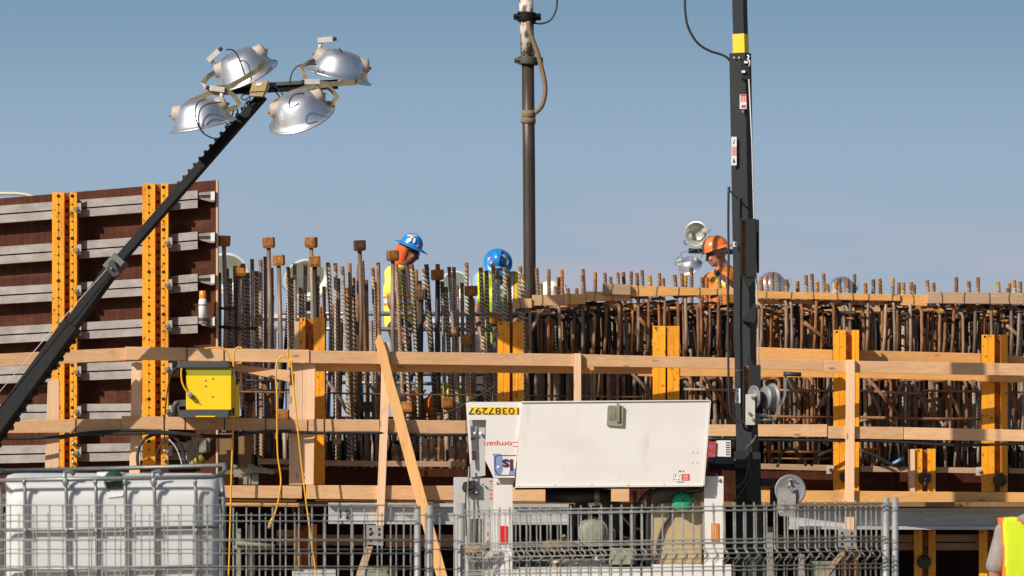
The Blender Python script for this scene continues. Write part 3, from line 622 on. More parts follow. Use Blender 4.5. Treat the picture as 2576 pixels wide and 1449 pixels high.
# tips right of the pipe
G3 = 'bar tips above the top timbers'
tips = [Z4(a, b) for a, b in ((657, 327), (690, 435), (742, 335), (791, 455), (812, 390), (835, 338), (880, 470), (940, 470), (985, 333), (980, 378), (1072, 357), (1140, 360), (1180, 388), (1232, 358), (1270, 355), (1327, 350), (1366, 362), (1403, 342), (1457, 380), (1527, 362), (1552, 398), (1634, 375), (1685, 362), (1711, 380), (1752, 322))]
tips += [Z5(a, b) for a, b in ((60, 443), (137, 512), (172, 515), (258, 510), (312, 505), (553, 510), (595, 503), (632, 478), (676, 503), (735, 527), (813, 540), (872, 498), (913, 488), (952, 547), (998, 485), (1022, 557), (1085, 542), (1108, 522), (1163, 520), (1217, 490), (1292, 553), (1350, 527), (1395, 522), (1485, 517), (1530, 550), (1562, 550), (1618, 547), (1638, 565), (1730, 533), (1775, 550))]
tips += [Z6(a, b) for a, b in ((1332, 28), (1421, 58), (1485, 30), (1628, 62), (1695, 105), (1710, 72), (1742, 48), (1785, 60))]
tips.sort()
YTP = rib_mesh('yellow_tipped_bar', .0175, LB, .03, (RUST, RIBD, M('yellow_paint_mark', (.62, .40, .03), .6, var=(.3, .13, .03), vs=(30, 30, 30), amt=.8)), tip=.07)
for i, (x, y) in enumerate(tips):
    me = RB[random.choices((1, 3, 4, 2, 6), (4, 3, 4, 2, 2))[0]]
    if any(abs(x - q) < 2.5 for q in (1634.5, 1724.6, 2245, 2511, 2297)): me = YTP
    place(me, x, y, fr(x) + 1.5 + random.random() * .7, x + random.uniform(-4, 14), 880, 'ribbed_rebar', 'rusty bar tip above the top timbers, %s from the pump pipe' % nth(i + 1), G3)

# bars with hooked tops
def hook_mesh(r, L, reach, back, mat, rb=.055, ribbed=False):
    pts = [Vector((0, 0, -L)), Vector((.004, 0, -L * .6)), Vector((0, 0, -L * .25)), Vector((0, 0, -rb))]
    dirv = Vector((-reach, back, 0)); ln = dirv.length; dirv.normalize()
    for k in range(1, 7):
        a = k / 6 * math.pi / 2; pts.append(dirv * (rb * (1 - math.cos(a))) + Vector((0, 0, -rb + rb * math.sin(a))))
    pts.append(dirv * ln + Vector((0, 0, -.012)))
    rr = [r] * len(pts); mb = MB()
    mb.tube(pts, rr, 8)
    me = bpy.data.meshes.new('hooked_bar'); me.from_pydata(mb.v, [], mb.f)
    for i, p in enumerate(me.polygons): p.use_smooth = mb.sm[i]
    me.materials.append(mat); bm = bmesh.new(); bm.from_mesh(me); bmesh.ops.remove_doubles(bm, verts=bm.verts, dist=1e-6); bmesh.ops.recalc_face_normals(bm, faces=bm.faces); bm.to_mesh(me); bm.free()
    return me
HM = [hook_mesh(.0150, .5, .12, .10, BARS), hook_mesh(.0165, .5, .07, .16, BARS), hook_mesh(.0155, .5, .16, .05, RUST), hook_mesh(.014, .5, .05, .2, RUSTO), hook_mesh(.0155, .5, .10, .12, RUST), hook_mesh(.0165, .5, .12, .10, BARD), hook_mesh(.015, .5, .17, .06, BARD)]
hk = [Z4(a, b) for a, b in ((612, 615), (740, 590), (818, 580), (985, 602), (1072, 640), (1155, 580), (1243, 570), (1378, 528), (1452, 530), (1568, 540), (1660, 560), (1712, 515))]
hk += [Z5(a, b) for a, b in ((20, 640), (130, 640), (255, 642), (565, 700), (735, 675), (768, 675), (848, 710), (950, 672), (1070, 690), (1140, 705), (1188, 680), (1315, 678), (1440, 700), (1495, 680), (1612, 690), (1692, 725), (1738, 690))]
hk += [Z6(a, b) for a, b in ((1218, 260), (1320, 215), (1380, 275), (1470, 215), (1580, 215), (1722, 225), (1780, 245))]
hk.sort()
G4 = 'hooked bars under the top timbers'
for i, (x, y) in enumerate(hk):
    o = place(HM[random.choice((0, 0, 1, 2, 4))], x, y, fr(x) + 1.02 + random.random() * .05, x + random.uniform(-9, 3), y + 130, 'hooked_rebar', 'hook-topped steel bar under the top timbers, %s from the left in the front row' % nth(i + 1), G4)
x = 1332; k = 0; G5 = 'hooked bars of the second row'
while x < 2580:
    y = 783 + random.uniform(-10, 24); k += 1
    place(HM[random.choice((5, 6, 5, 6, 2, 3, 4, 1, 0))], x, y, fr(x) + 1.18 + random.random() * .35, x + random.uniform(-14, 14), y + 130, 'hooked_rebar', 'hook-topped bar, %s from the left in the second row behind the front hooks' % nth(k), G5)
    x += random.uniform(11, 20)
G4b = 'small hooked bars just under the top timbers'; x = 1480; k = 0
while x < 2580:
    k += 1; y = 757 + (x - 1480) * .014 + random.uniform(-3, 12)
    place(HM[random.choice((2, 3, 4, 2, 6))], x, y, fr(x) + 1.08 + random.random() * .06, x + random.uniform(-8, 4), y + 130, 'hooked_rebar', 'small hook-topped bar tucked under the top timbers, %s from the left' % nth(k), G4b); x += random.uniform(22, 40)
# lower hooked row between top and middle rails
G6 = 'hooked bars between the top and middle rails'; k = 0
low = [Z4(1745, 1100), Z5(60, 1220), Z5(265, 1222), Z5(685, 1225), Z5(920, 1225)] + [Z6(a, b) for a, b in ((75, 735), (315, 735), (870, 745), (1040, 755), (1165, 750), (1260, 760), (1400, 752), (200, 1030), (720, 1040), (1240, 1050), (1600, 1060))]
for (x, y) in sorted(low):
    k += 1; place(HM[random.choice((2, 4, 0))], x, y, fr(x) + 1.0 + random.random() * .04, x + random.uniform(-4, 8), y + 130, 'hooked_rebar', 'hook-topped bar between top and middle rails, %s from the left' % nth(k), G6)
# diagonal bars
G7 = 'diagonal bars between the rails'
diag = [(Z5(125, 1195), Z5(310, 1449)), (Z5(15, 1250), Z5(110, 1370)), (Z5(105, 1260), Z5(205, 1370)), (Z5(740, 1200), Z5(830, 1449)), (Z6(145, 735), Z6(390, 1080)), (Z6(455, 770), Z6(290, 1075)), (Z6(700, 790), Z6(820, 1080)), (Z6(705, 745), Z6(980, 1090)), (Z6(975, 725), Z6(840, 985)),
        (Z6(1020, 770), Z6(1155, 1080)), (Z6(1240, 770), Z6(1385, 1080)), (Z6(1405, 735), Z6(1515, 900)), (Z6(1700, 770), Z6(1750, 1080)), (Z5(860, 830), Z5(1050, 1010)), (Z6(1690, 370), Z6(1811, 510)), (Z4(1310, 1050), Z4(1470, 1250)), (Z4(1385, 685), Z4(1450, 790)), (Z4(600, 800), Z4(680, 640)),
        (B2(760, 250), B2(890, 460)), (B2(1000, 250), B2(1090, 380)), (B2(1290, 280), B2(1400, 480)), (B2(350, 230), B2(430, 450))]
for i, (a, b) in enumerate(sorted(diag)):
    d = fr(a[0]) + .93 + .03 * (i % 3); mb = MB(); pa, pb = P(a[0], a[1], d), P(b[0], b[1], d + .12)
    mid = pa.lerp(pb, .55) + Vector((.012, 0, .012)); mb.tube([pa, mid, pb], .0165, 8)
    mb.build('diagonal_rebar', BARS if i % 3 else RUST, None, 'diagonal steel bar between the rails, %s from the left' % nth(i + 1), 'rebar', G7); nbar[0] += 1
# back rows: left zone
G8 = 'bars of the back rows'; k = 0
def back(x0, x1, step, ytop, jit, d0, dj, meshes, lab):
    global k
    x = x0
    while x < x1:
        if 952 < x < 1180 or 1190 < x < 1308:
            x += 6; continue
        k += 1; y = ytop + random.uniform(-jit, jit)
        place(random.choice(meshes), x, y, d0 + random.random() * dj, x + random.uniform(-16, 16), y + 240, 'rebar', lab % nth(k), G8)
        x += random.uniform(.5, 1.5) * step
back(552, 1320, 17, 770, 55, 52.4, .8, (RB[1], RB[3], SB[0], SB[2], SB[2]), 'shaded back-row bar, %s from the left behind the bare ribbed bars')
# lower short bars seen between the rails at right
k = 0
def lowbars(x0, x1, step, ytop, L, d0, dj, meshes, lab, grp):
    global k
    x = x0
    while x < x1:
        k += 1; y = ytop + random.uniform(-10, 10)
        place(random.choice(meshes), x, y, fr(x) + d0 + random.random() * dj, x + random.uniform(-7, 7), y + 240, 'rebar', lab % nth(k), grp, L=L)
        x += random.uniform(.5, 1.5) * step
lowbars(1325, 2590, 12.5, 885, .50, 1.06, .3, (RB[4], RB[1], SB[0], SB[0], SB[1], SB[2], RB[2], RB[4]), 'thin upright bar behind the top rail, %s from the pump pipe', 'thin upright bars behind the top rail')
# horizontal bars
G9 = 'horizontal bars tied across the cage'
hz = [((700, 787), (1320, 790), 3.2, .022, STL, 'grey tube behind the workers vests, upper'), ((690, 826), (1320, 829), 3.3, .020, STL, 'grey tube behind the workers vests, lower'), ((700, 937), (1320, 941), 3.2, .022, STL, 'grey tube just under the top rail'), ((820, 962), (1320, 966), 3.1, .017, STL, 'second grey tube under the top rail'),
      ((600, 985), (1440, 997), .9, .008, RUST, 'long thin wire bar behind slim leaning post'), ((1445, 996), (1640, 999), .9, .008, RUST, 'thin wire bar above the white trailer door'),
      (Z3(100, 610), Z3(212, 612), .9, .012, BARD, 'short black bar sticking out beside the brown wall, upper'), (Z3(100, 742), Z3(362, 754), .9, .015, BARD, 'longer black bar sticking out beside the brown wall, lower'),
      ((598, 957), (745, 957), .95, .012, BARD, 'black bar right of the yellow electric box, upper'), ((598, 981), (745, 981), .95, .007, BARD, 'black bar right of the yellow electric box, lower'),
      ((1906, 980), (2096, 983), .97, .012, BARS, 'bar between rails just right of the mast'), ((1906, 1046), (2096, 1050), .99, .012, RUST, 'lower bar between rails just right of the mast'), ((2164, 983), (2330, 990), .99, .013, BARS, 'bar between rails right of the pale knotty post'), ((2320, 982), (2470, 985), .98, .011, BARS, 'bar between rails left of the last yellow beam'),
      ((2164, 1050), (2470, 1055), .99, .014, RUST, 'rusty lower bar between rails at right'), ((2538, 985), (2600, 986), .98, .012, BARS, 'bar stub right of the last yellow beam'), ((1720, 979), (1850, 981), .97, .012, BARS, 'bar between rails just left of the mast'),
      ((2165, 1131), (2215, 1129), .95, .013, RUSTO, 'short orange bar beneath the middle rail at right'), ((1920, 1135), (2094, 1137), .96, .012, RUSTO, 'orange bar beneath the middle rail near the mast'), ((1940, 1152), (2090, 1154), 1.0, .010, RUSTO, 'thin orange bar low beneath the middle rail')]
for i, (a, b, dd, r, mt, lb) in enumerate(hz):
    MB().tube([P(*a, fr(a[0]) + dd), P((a[0] + b[0]) / 2, (a[1] + b[1]) / 2 + 1, fr(a[0]) + dd), P(*b, fr(b[0]) + dd)], r, 10).build('horizontal_bar', mt, None, lb, 'rebar' if mt != STL else 'steel tube', G9)
# dense rest of the cage: too many to count
random.seed(11); mass = MB()
def mbar(x, y, d, xb, yb, r, mi, ribs=False):
    mass.mat(mi); a, b = P(x, y, d), P(xb, yb, d)
    mass.tube([a, a.lerp(b, .5) + Vector((random.uniform(-.01, .01), 0, 0)), b], r, 6)
x = 1325
while x < 2600:                       # upper band
    for _ in range(3): mbar(x + random.uniform(-5, 5), 792 + random.uniform(-14, 25), 52.6 + random.random() * 1.6, x + random.uniform(-14, 14), 1000, random.uniform(.010, .018), random.choice((2, 2, 1, 2, 2)))
    x += 9
x = 560
while x < 2600:                        # band between middle rail and ledge
    for _ in range(2): mbar(x + random.uniform(-5, 5), 1085, fr(x) + 1.0 + random.random() * 1.2, x + random.uniform(-10, 10), 1200, random.uniform(.010, .017), random.choice((0, 2, 2, 2, 1)))
    x += 8 if x > 1200 else 14
x = 1330
while x < 2600:                        # tangled hooks ends under the top timbers
    y = 768 + (x - 1330) * .004 + random.uniform(-4, 26); d = fr(x) + 1.1 + random.random() * 1.2
    mass.mat(random.choice((1, 4, 2, 0, 2))); a = P(x, y, d); b = P(x + random.uniform(25, 60), y + random.uniform(-3, 5), d + random.uniform(-.3, .3))
    mass.tube([a, a.lerp(b, .5), b], random.uniform(.009, .016), 6); x += 4.5
mass.build('rebar_mass', [BARS, RUST, BARD, RIBD, RUSTO], None, 'dense tangle of thin steel bars filling the inside of the cage', 'rebar', None, 'stuff')
# plain upright tubes: thick mud-caked bar bases low behind the slanting plank
k = 0
for (x, w, y0) in ((994, 11, 1118), (1016, 10, 1098), (1033, 13, 1123), (1070, 12, 1102), (1088, 12, 1101), (1112, 8, 1104), (1137, 13, 1125), (1155, 10, 1106), (1168, 9, 1109)):
    k += 1; mb = MB(); d = fr(x) + .8; pts = [P(x + random.uniform(-2, 2), y, d) for y in (y0, y0 + 12, y0 + 25, y0 + 38, 1180)]
    mb.tube(pts, [w / 330 * q for q in (.6, 1, .85, 1.1, .9)], 10); mb.build('wrapped_bar_end', SAK, None, 'mud-caked wrapped bar end on the ledge, %s from the left behind the slanting plank' % nth(k), 'rebar', 'mud-caked wrapped bar ends')
for (x0, y0, x1, y1, lb) in ((598, 1101, 614, 1108, 'left'), (627, 1100, 643, 1112, 'middle'), (838, 1103, 858, 1118, 'right')):
    MB().rect(x0, y0, x1, y1, 51.1, .12).build('timber_block', WG, None, lb + ' small sunlit timber block on the dark ledge', 'block', 'small sunlit blocks on the ledge', bev=.004)
vpost([(552, 1090), (588, 1090), (588, 1219), (552, 1219)], 'brown timber column left of the hanging yellow cord', fr(560) + .32, .09, WD, 'timber_column', None)
vpost([(600, 1090), (631, 1090), (631, 1219), (600, 1219)], 'olive brown timber column right of the hanging yellow cord', fr(600) + .34, .09, WD, 'timber_column', None)
board('short_ledge_timber', 648, 1153, 1168, 728, 1155, 1168, fr(650) + .5, fr(728) + .5, .09, WG, 'short shaded ledge timber left of the doubled posts', 'board')
# ------------------------------------------------------------------ steel clamp on the lower rail, tools
m = MB(); d = 50.1
m.rect(586, 1168, 598, 1176, d, .03); m.rect(588, 1176, 610, 1200, d + .02, .05); m.poly([(600, 1180), (640, 1172), (690, 1182), (688, 1192), (650, 1190), (604, 1192)], d, .04); m.rect(624, 1168, 640, 1173, d, .03); m.rect(612, 1192, 622, 1219, d + .03, .05); m.rect(632, 1192, 650, 1219, d + .03, .05); m.rect(626, 1192, 630, 1219, d + .02, .05)
m.tube([P(676, 1186, d - .02), P(691, 1187, d - .02)], .022, 8)
m.build('steel_clamp', [OLG], None, 'grey cast steel clamp standing on the short pale lower rail', 'clamp', bev=.003)
m = MB(); m.rect(470, 1108, 500, 1168, 50.3, .1); m.rect(501, 1106, 519, 1140, 50.28, .1); m.rect(519, 1096, 528, 1135, 50.32, .06)
p = P(494, 1143, 50.28); m.tube([p + Vector((-.02, -.03, 0)), p + Vector((.04, -.03, .01))], .01, 6)
m.build('steel_bracket_block', OLG, None, 'pale worn steel bracket behind the top right of the tote', 'bracket', bev=.004)
m = MB(); m.tube([P(480, 1172, 50.1), P(512, 1150, 50.1)], [.03, .045], 12).build('yellow_handle_end', M('dirty_yellow', (.36, .27, .03), .6, var=(.12, .1, .03), vs=(20, 20, 20), amt=.7), None, 'worn yellow and grey tool handle above the tote frame', 'tool')

for (x0, y0, x1, y1, d, mt, lb) in ((735, 1432, 845, 1500, 50.6, WGR, 'pale steel form panel edge standing low behind the fence under the cord plug'), (596, 1330, 606, 1500, 50.5, OLG, 'pale steel prop behind the fence right of the tote'),
        (624, 1320, 640, 1500, 50.9, WAL, 'grey steel channel upright behind the fence right of the tote'), (925, 1428, 1000, 1500, 50.7, OLG, 'mossy pale form edge low behind the fence, below the left post bracket'),
        (2010, 1395, 2024, 1500, 50.7, WAL, 'grey steel prop behind the fence below the lower winch'), (2040, 1412, 2100, 1500, 50.8, OLG, 'pale timber stack edge behind the fence, left of the right diagonal brace'), (1930, 1325, 1945, 1500, 50.9, WAL, 'grey steel upright behind the fence just right of the mast foot')):
    m = MB(); m.rect(x0, y0, x1, y1, d, .1); m.rect(x0 + 2, y0 + 8, x1 - 2, y0 + 11, d - .006, .0055); m.build('steel_prop' if x1 - x0 < 30 else 'form_panel', mt, None, lb, 'formwork part', 'formwork parts standing behind the fence', bev=.004)
m = MB(); m.rect(588, 1372, 690, 1380, 50.4, .05); m.tube([P(592, 1366, 50.38), P(692, 1374, 50.38)], .02, 8); m.build('steel_clamp', OLG, None, 'second grey clamp lower down behind the fence right of the tote', 'clamp')

# ------------------------------------------------------------------ cables and hoses
def cable(name, pts, r, mat, label, cat='cable', group=None, sub=4, n=8):
    ps = [Vector(p) for p in pts]; outp = []
    for i in range(len(ps) - 1):
        a, b, c_, e_ = ps[max(i - 1, 0)], ps[i], ps[i + 1], ps[min(i + 2, len(ps) - 1)]
        for k_ in range(sub):
            t_ = k_ / sub; outp.append(.5 * ((2 * b) + (c_ - a) * t_ + (2 * a - 5 * b + 4 * c_ - e_) * t_ ** 2 + (-a + 3 * b - 3 * c_ + e_) * t_ ** 3))
    outp.append(ps[-1]); m_ = MB(); m_.tube(outp, r, n)
    if name is None: return m_
    return m_.build(name, mat, None, label, cat, group)
CB = 'black cables along the middle rail'
cable('power_cable', [P(x, y, fr(x) - .03) for x, y in ((-40, 1102), (60, 1103), (150, 1098), (228, 1088), (330, 1083), (408, 1086), (490, 1094), (570, 1097), (640, 1089), (700, 1085), (800, 1089), (955, 1089), (1040, 1094), (1180, 1094))], .014, RUB, 'thick black power cable sagging under the middle rail from left edge to the trailer', 'cable', CB)
cable('power_cable', [P(x, y, fr(x) - .05) for x, y in ((150, 1103), (200, 1094), (260, 1092), (330, 1092), (420, 1090), (520, 1099), (600, 1100))], .011, RUB, 'shorter black cable doubled under the thick one above the tote', 'cable', CB)
cable('power_cable', [P(x, y, fr(x) + .02) for x, y in ((1780, 1103), (1900, 1106), (2075, 1108), (2200, 1109), (2290, 1113), (2390, 1120), (2480, 1119), (2600, 1113))], .013, RUB, 'thick black power cable under the middle rail right of the mast', 'cable', CB)
cable('power_cable', [P(x, y, fr(x) + .035) for x, y in ((1900, 1101), (2050, 1104), (2200, 1106), (2290, 1107), (2400, 1117), (2600, 1117))], .009, RUB, 'thinner black cable above the thick one right of the mast', 'cable', CB)
cable('cable_loop', [P(x, y, fr(x) - .02) for x, y in ((348, 1178), (346, 1145), (358, 1110), (392, 1092), (430, 1094), (455, 1120), (468, 1175))], .014, RUB, 'black cable arching down behind the tote below the electric box', 'cable')
cable('cable_loop', [P(x, y, fr(x) - .03) for x, y in ((392, 1180), (395, 1140), (410, 1108), (415, 1094))], .006, RUB, 'thin black cord hanging over the second perforated beam', 'cable')
cable('cable_loop', [P(x, y, fr(x) - .03) for x, y in ((425, 1105), (445, 1130), (460, 1175))], .006, OFW, 'thin pale cord hanging right of the second perforated beam', 'cable')
cable('cable_loop', [P(x, y, fr(x) + .2) for x, y in ((1955, 1175), (1968, 1140), (1988, 1128), (2010, 1142), (2028, 1172))], .013, RUB, 'black hose arch low behind the cage right of the mast', 'hose')
cable('cable_loop', [P(x, y, fr(x) + .3) for x, y in ((2040, 1172), (2062, 1145), (2096, 1131))], .012, RUB, 'black hose rising toward the half-hidden yellow beam', 'hose')
cable('cable_loop', [P(x, y, fr(x) + .4) for x, y in ((2165, 1134), (2205, 1148), (2245, 1170), (2270, 1172))], .015, RUB, 'thick black hose lying on the ledge right of the pale knotty post', 'hose')
MB().tube([P(2246, 1167, 51.3), P(2274, 1152, 51.3)], .016, 8).build('blue_tube', M('blue_plastic', (.16, .34, .62), .5), None, 'short bright blue tube lying on the ledge at right', 'tube')
cable('drooping_cable', [P(x, y, fr(x) + .6) for x, y in ((1030, 1052), (1095, 1045), (1150, 1028), (1190, 1003), (1225, 985), (1250, 968))], .009, RUB, 'black cable swinging up in front of the lime vest to the yellow beam', 'cable')
cable('box_cable', [P(x, y, 49.6) for x, y in ((448, 925), (436, 930), (425, 960), (418, 1010), (414, 1060), (412, 1092))], .006, RUB, 'thin black cable looping down from the left side of electric box', 'cable')
YC = 'yellow extension cords'
def bz(pts, d): return [P(*B2(x, y), d) for x, y in pts]
cable('extension_cord', bz([(0, 44), (60, 38), (110, 42), (135, 65), (150, 105), (185, 135), (232, 133)], 49.86) , .0078, CRD, 'yellow extension cord looped along the top rail above electric box', 'cord', YC)
cable('extension_cord', bz([(237, 48), (215, 36), (190, 48), (178, 90), (176, 300), (178, 450), (165, 800), (155, 1200), (146, 1470)], 49.84), .0078, CRD, 'yellow extension cord hanging straight down beside the yellow electric box', 'cord', YC)
t = T('extension_cord', P(*B2(440, 1100), 49.8), 'yellow extension cord hanging with a frayed plug at its end', 'cord', YC)
cable(None, bz([(500, 92), (470, 98), (446, 130), (438, 200), (446, 350), (446, 500), (450, 700), (470, 850), (458, 960), (445, 1020), (425, 1085)], 49.8), .0078, CRD, '').build('cord', CRD, t)
m = MB(); m.tube([P(*B2(425, 1085), 49.8), P(*B2(405, 1130), 49.8)], [.014, .024], 10); m.mat(1); m.tube([P(*B2(404, 1132), 49.8), P(*B2(394, 1155), 49.8)], [.02, .012], 8)
m.build('plug', [CRD, OLG], t)
cable('extension_cord', bz([(515, 44), (512, 70), (520, 130), (528, 165), (522, 150), (532, 110), (545, 250), (580, 600), (620, 950), (660, 1250), (682, 1400), (692, 1470)], 49.82), .0078, CRD, 'yellow extension cord running down past the number 12 beam', 'cord', YC)
for k, (x, y) in enumerate(((757, 1390), (790, 1430))):
    m = MB(); m.poly([(x - 9, y), (x + 2, y - 4), (x + 3, y + 70), (x - 8, y + 70)], 50.9, .05); m.build('orange_steel_stub', YRU, None, ('left', 'right')[k] + ' peeling orange steel stub low behind the fence under the cords', 'steel stub', bev=.003)

# ------------------------------------------------------------------ yellow electric distribution box
t = T('electric_box', P(515, 1050, 49.7), 'bright yellow electric distribution box with dark grey ends hung on the rails', 'electric box')
D0 = 49.55
m = MB(); m.rect(468, 944.5, 582, 1031, D0, .36); m.build('cabinet', EBX, t, bev=.006)
m = MB(); m.rect(468, 926, 582, 944, D0 + .004, .35); m.build('olive_strip', EBO, t, bev=.004)
m = MB(); m.poly([(449, 909), (571, 909), (576, 925.5), (445, 925.5)], D0 - .02, .42); m.build('top_guard', DGR, t, bev=.008)
m = MB(); m.poly([(447, 1031.5), (576, 1031.5), (572, 1050), (450, 1050)], D0 - .02, .42).mat(1).rect(492, 1046, 541, 1049, D0 - .025, .004); m.build('bottom_guard', [DGR, EBX], t, bev=0)
m = MB(); m.rect(583, 944, 590, 1026, D0 + .05, .25); m.rect(590.5, 968, 600, 1045, D0 + .08, .2); m.rect(567, 1045, 600, 1049, D0 + .1, .2)
m.build('side_flange', EBX, t, bev=.003)
for x, y in ((517, 957), (535, 952), (517, 971), (534, 998)):
    p = P(x, y, D0); MB().tube([p, p + Vector((0, -.006, 0))], .008, 8).build('rivet', STL, t)
m = MB(); m.rect(452, 1006, 470, 1022, D0 + .06, .1); m.tube([P(452, 1012, D0 + .1), P(442, 1014, D0 + .1), P(437, 1024, D0 + .1), P(440, 1044, D0 + .1)], .022, 10); m.build('cable_gland', DGR, t)
cable(None, [P(*B1(x, y), D0 - .03) for x, y in ((1122, 166), (1118, 200), (1124, 250), (1140, 290), (1158, 312))], .008, CRD, '').build('cord', CRD, t)
m = MB(); a, b = P(*B1(1158, 312), D0 - .03), P(*B1(1190, 350), D0 - .03); m.tube([a, a.lerp(b, .4), b], [.012, .022, .020], 10)
for s_ in (0, .012): m.tube([b + Vector((s_, 0, -s_)), b + Vector((s_ + .03, 0, -.02 - s_))], .004, 5)
m.build('plug', OLG, t)

# ------------------------------------------------------------------ floodlight heads (shared builder)
def ribbon(m_, pts, w, th=.006):
    nn = Vector((0, 1, 0)); L_ = []
    for i, p in enumerate(pts):
        t_ = (pts[min(i + 1, len(pts) - 1)] - pts[max(i - 1, 0)]).normalized(); s_ = t_.cross(nn).normalized() * w / 2
        L_.append((p - s_, p + s_))
    for i in range(len(L_) - 1):
        a, b = L_[i]; c_, d_ = L_[i + 1]; m_.prism([a, b, d_, c_], (0, th, 0))
def lamp(parent, c, axis, side, s=1.0, inner=REFI, yoke=True, box=True, outer=None, holder=True, yoke_dir=None, boxside=None):
    ax = Vector(axis).normalized(); sd = Vector(side); sd = (sd - ax * sd.dot(ax)).normalized(); fw_ = ax.cross(sd); c = Vector(c)
    up = -ax
    prof = [(.030, .228), (.085, .225), (.135, .213), (.170, .190), (.198, .150), (.224, .102), (.248, .052), (.268, .014), (.290, .004), (.298, .003), (.301, -.005), (.297, -.011), (.268, -.004)]
    m_ = MB(); m_.lathe([(r * s, h * s) for r, h in prof], c, up, 36, sd)
    m_.lathe([(.001, .228 * s), (.03 * s, .228 * s)], c, up, 36, sd)
    m_.mat(1); m_.lathe([(r * s * .985, h * s - .004) for r, h in prof[:8]], c, up, 36, sd)
    m_.build('reflector', [outer or REF, inner], parent)
    if holder:
        for sg in (-1, 1):
            o_ = c + up * .135 * s + sd * sg * .17 * s; m_ = MB()
            m_.lathe([(.080 * s, -.04), (.074 * s, .01 * s), (.062 * s, .055 * s), (.052 * s, .072 * s), (.001, .072 * s)], o_, sd * sg + up * .25, 16)
            m_.mat(1).tube([o_ + sd * sg * .06 * s, o_ + sd * sg * .095 * s], .011 * s, 8)
            m_.build('lamp_holder', [BGE, RUSTO], parent)
    if isinstance(yoke, list):
        m_ = MB(); ribbon(m_, yoke, .042); m_.build('yoke', OLV, parent)
    elif yoke:
        yd = Vector(yoke_dir).normalized() if yoke_dir else up
        e0 = c + up * .15 * s; pts = []
        for sg, dd_ in ((-1, .0), (-1, .10), (-.55, .27), (.55, .27), (1, .10), (1, .0)):
            pts.append(e0 + sd * sg * .33 * s + yd * dd_ * s)
        m_ = MB(); wv = yd.cross(sd).normalized() * .026 * s
        for i in range(len(pts) - 1):
            a_, b_ = pts[i], pts[i + 1]; nrm = (b_ - a_).cross(wv).normalized() * .004
            m_.add([a_ - wv - nrm, a_ + wv - nrm, b_ + wv - nrm, b_ - wv - nrm, a_ - wv + nrm, a_ + wv + nrm, b_ + wv + nrm, b_ - wv + nrm], [[0, 1, 2, 3], [7, 6, 5, 4], [0, 4, 5, 1], [1, 5, 6, 2], [2, 6, 7, 3], [3, 7, 4, 0]])
        m_.build('yoke', OLV, parent)
    if box:
        bs = boxside or -1
        b0 = c + up * .185 * s + sd * bs * .215 * s
        bd = Vector((.9 * -bs * .3, 0, .45)).normalized() if False else (sd * (bs * -.25) * -1 + up * .2).normalized()
        m_ = MB(); m_.tube([b0, b0 + up * .06 * s], .017 * s, 8); bc = b0 + up * .085 * s
        dirx = (sd * bs * -1 + up * .35).normalized(); q_ = Matrix((dirx, dirx.cross(Vector((0, -1, 0))).normalized(), Vector((0, -1, 0)))).transposed()
        m_.box(bc + dirx * .03 * s, (.13 * s, .045 * s, .045 * s), q_); m_.mat(1).tube([bc + dirx * .095 * s, bc + dirx * .13 * s], .017 * s, 8)
        m_.build('ballast_socket', [OFW, RUB], parent)
        return bc + dirx * .13 * s

# left light tower: leaning mast with four heads
DA = 49.35
ltx = T('lighting_mast', P(-60, 1165, DA), 'black telescopic lighting mast leaning right, with four silver floodlights at its top', 'light tower')
def sq_tube(m_, p0, p1, w, h, up=Vector((0, -1, 0))):
    p0 = Vector(p0); p1 = Vector(p1); t_ = (p1 - p0); L_ = t_.length; t_.normalize(); a_ = (up - t_ * up.dot(t_)).normalized(); b_ = t_.cross(a_)
    q_ = Matrix((t_, a_, b_)).transposed(); m_.box((p0 + p1) / 2, (L_, w, h), q_); return m_
A1 = P(662, 240, DA); A0 = P(285, 672, DA); Ab = P(-70, 1165, DA)
rotq = Vector((-.35, -1, 0)).normalized()
m = MB(); sq_tube(m, A0 + (A0 - A1).normalized() * .1, A1, .080, .080, rotq); m.build('inner_mast', BLK, ltx, bev=.008)
A0b = P(165, 839, DA); m = MB(); sq_tube(m, A0b, A0 + (A1 - A0).normalized() * .05, .112, .112, rotq); m.build('middle_mast', BLK, ltx, bev=.008)
m = MB(); sq_tube(m, Ab, A0b + (A1 - A0b).normalized() * .1, .152, .152, rotq); m.build('outer_mast', BLK, ltx, bev=.01)
m = MB(); sq_tube(m, P(276, 684, DA), P(306, 650, DA), .135, .135, rotq); m.build('collar', DGR, ltx, bev=.006)
m = MB(); m.poly([(268, 676), (276, 655), (284, 652), (292, 668), (300, 690), (285, 697)], DA - .13, .05); p = P(280, 675, DA - .14)
m.mat(1).tube([p, p + Vector((0, -.02, 0))], .012, 8); m.build('pulley_bracket', [DGR, STL], ltx, bev=.003)
m = MB(); m.tube([P(270, 676, DA - .1), P(125, 838, DA - .12), P(-20, 1008, DA - .12)], .004, 6); m.build('wire_rope', OFW, ltx)
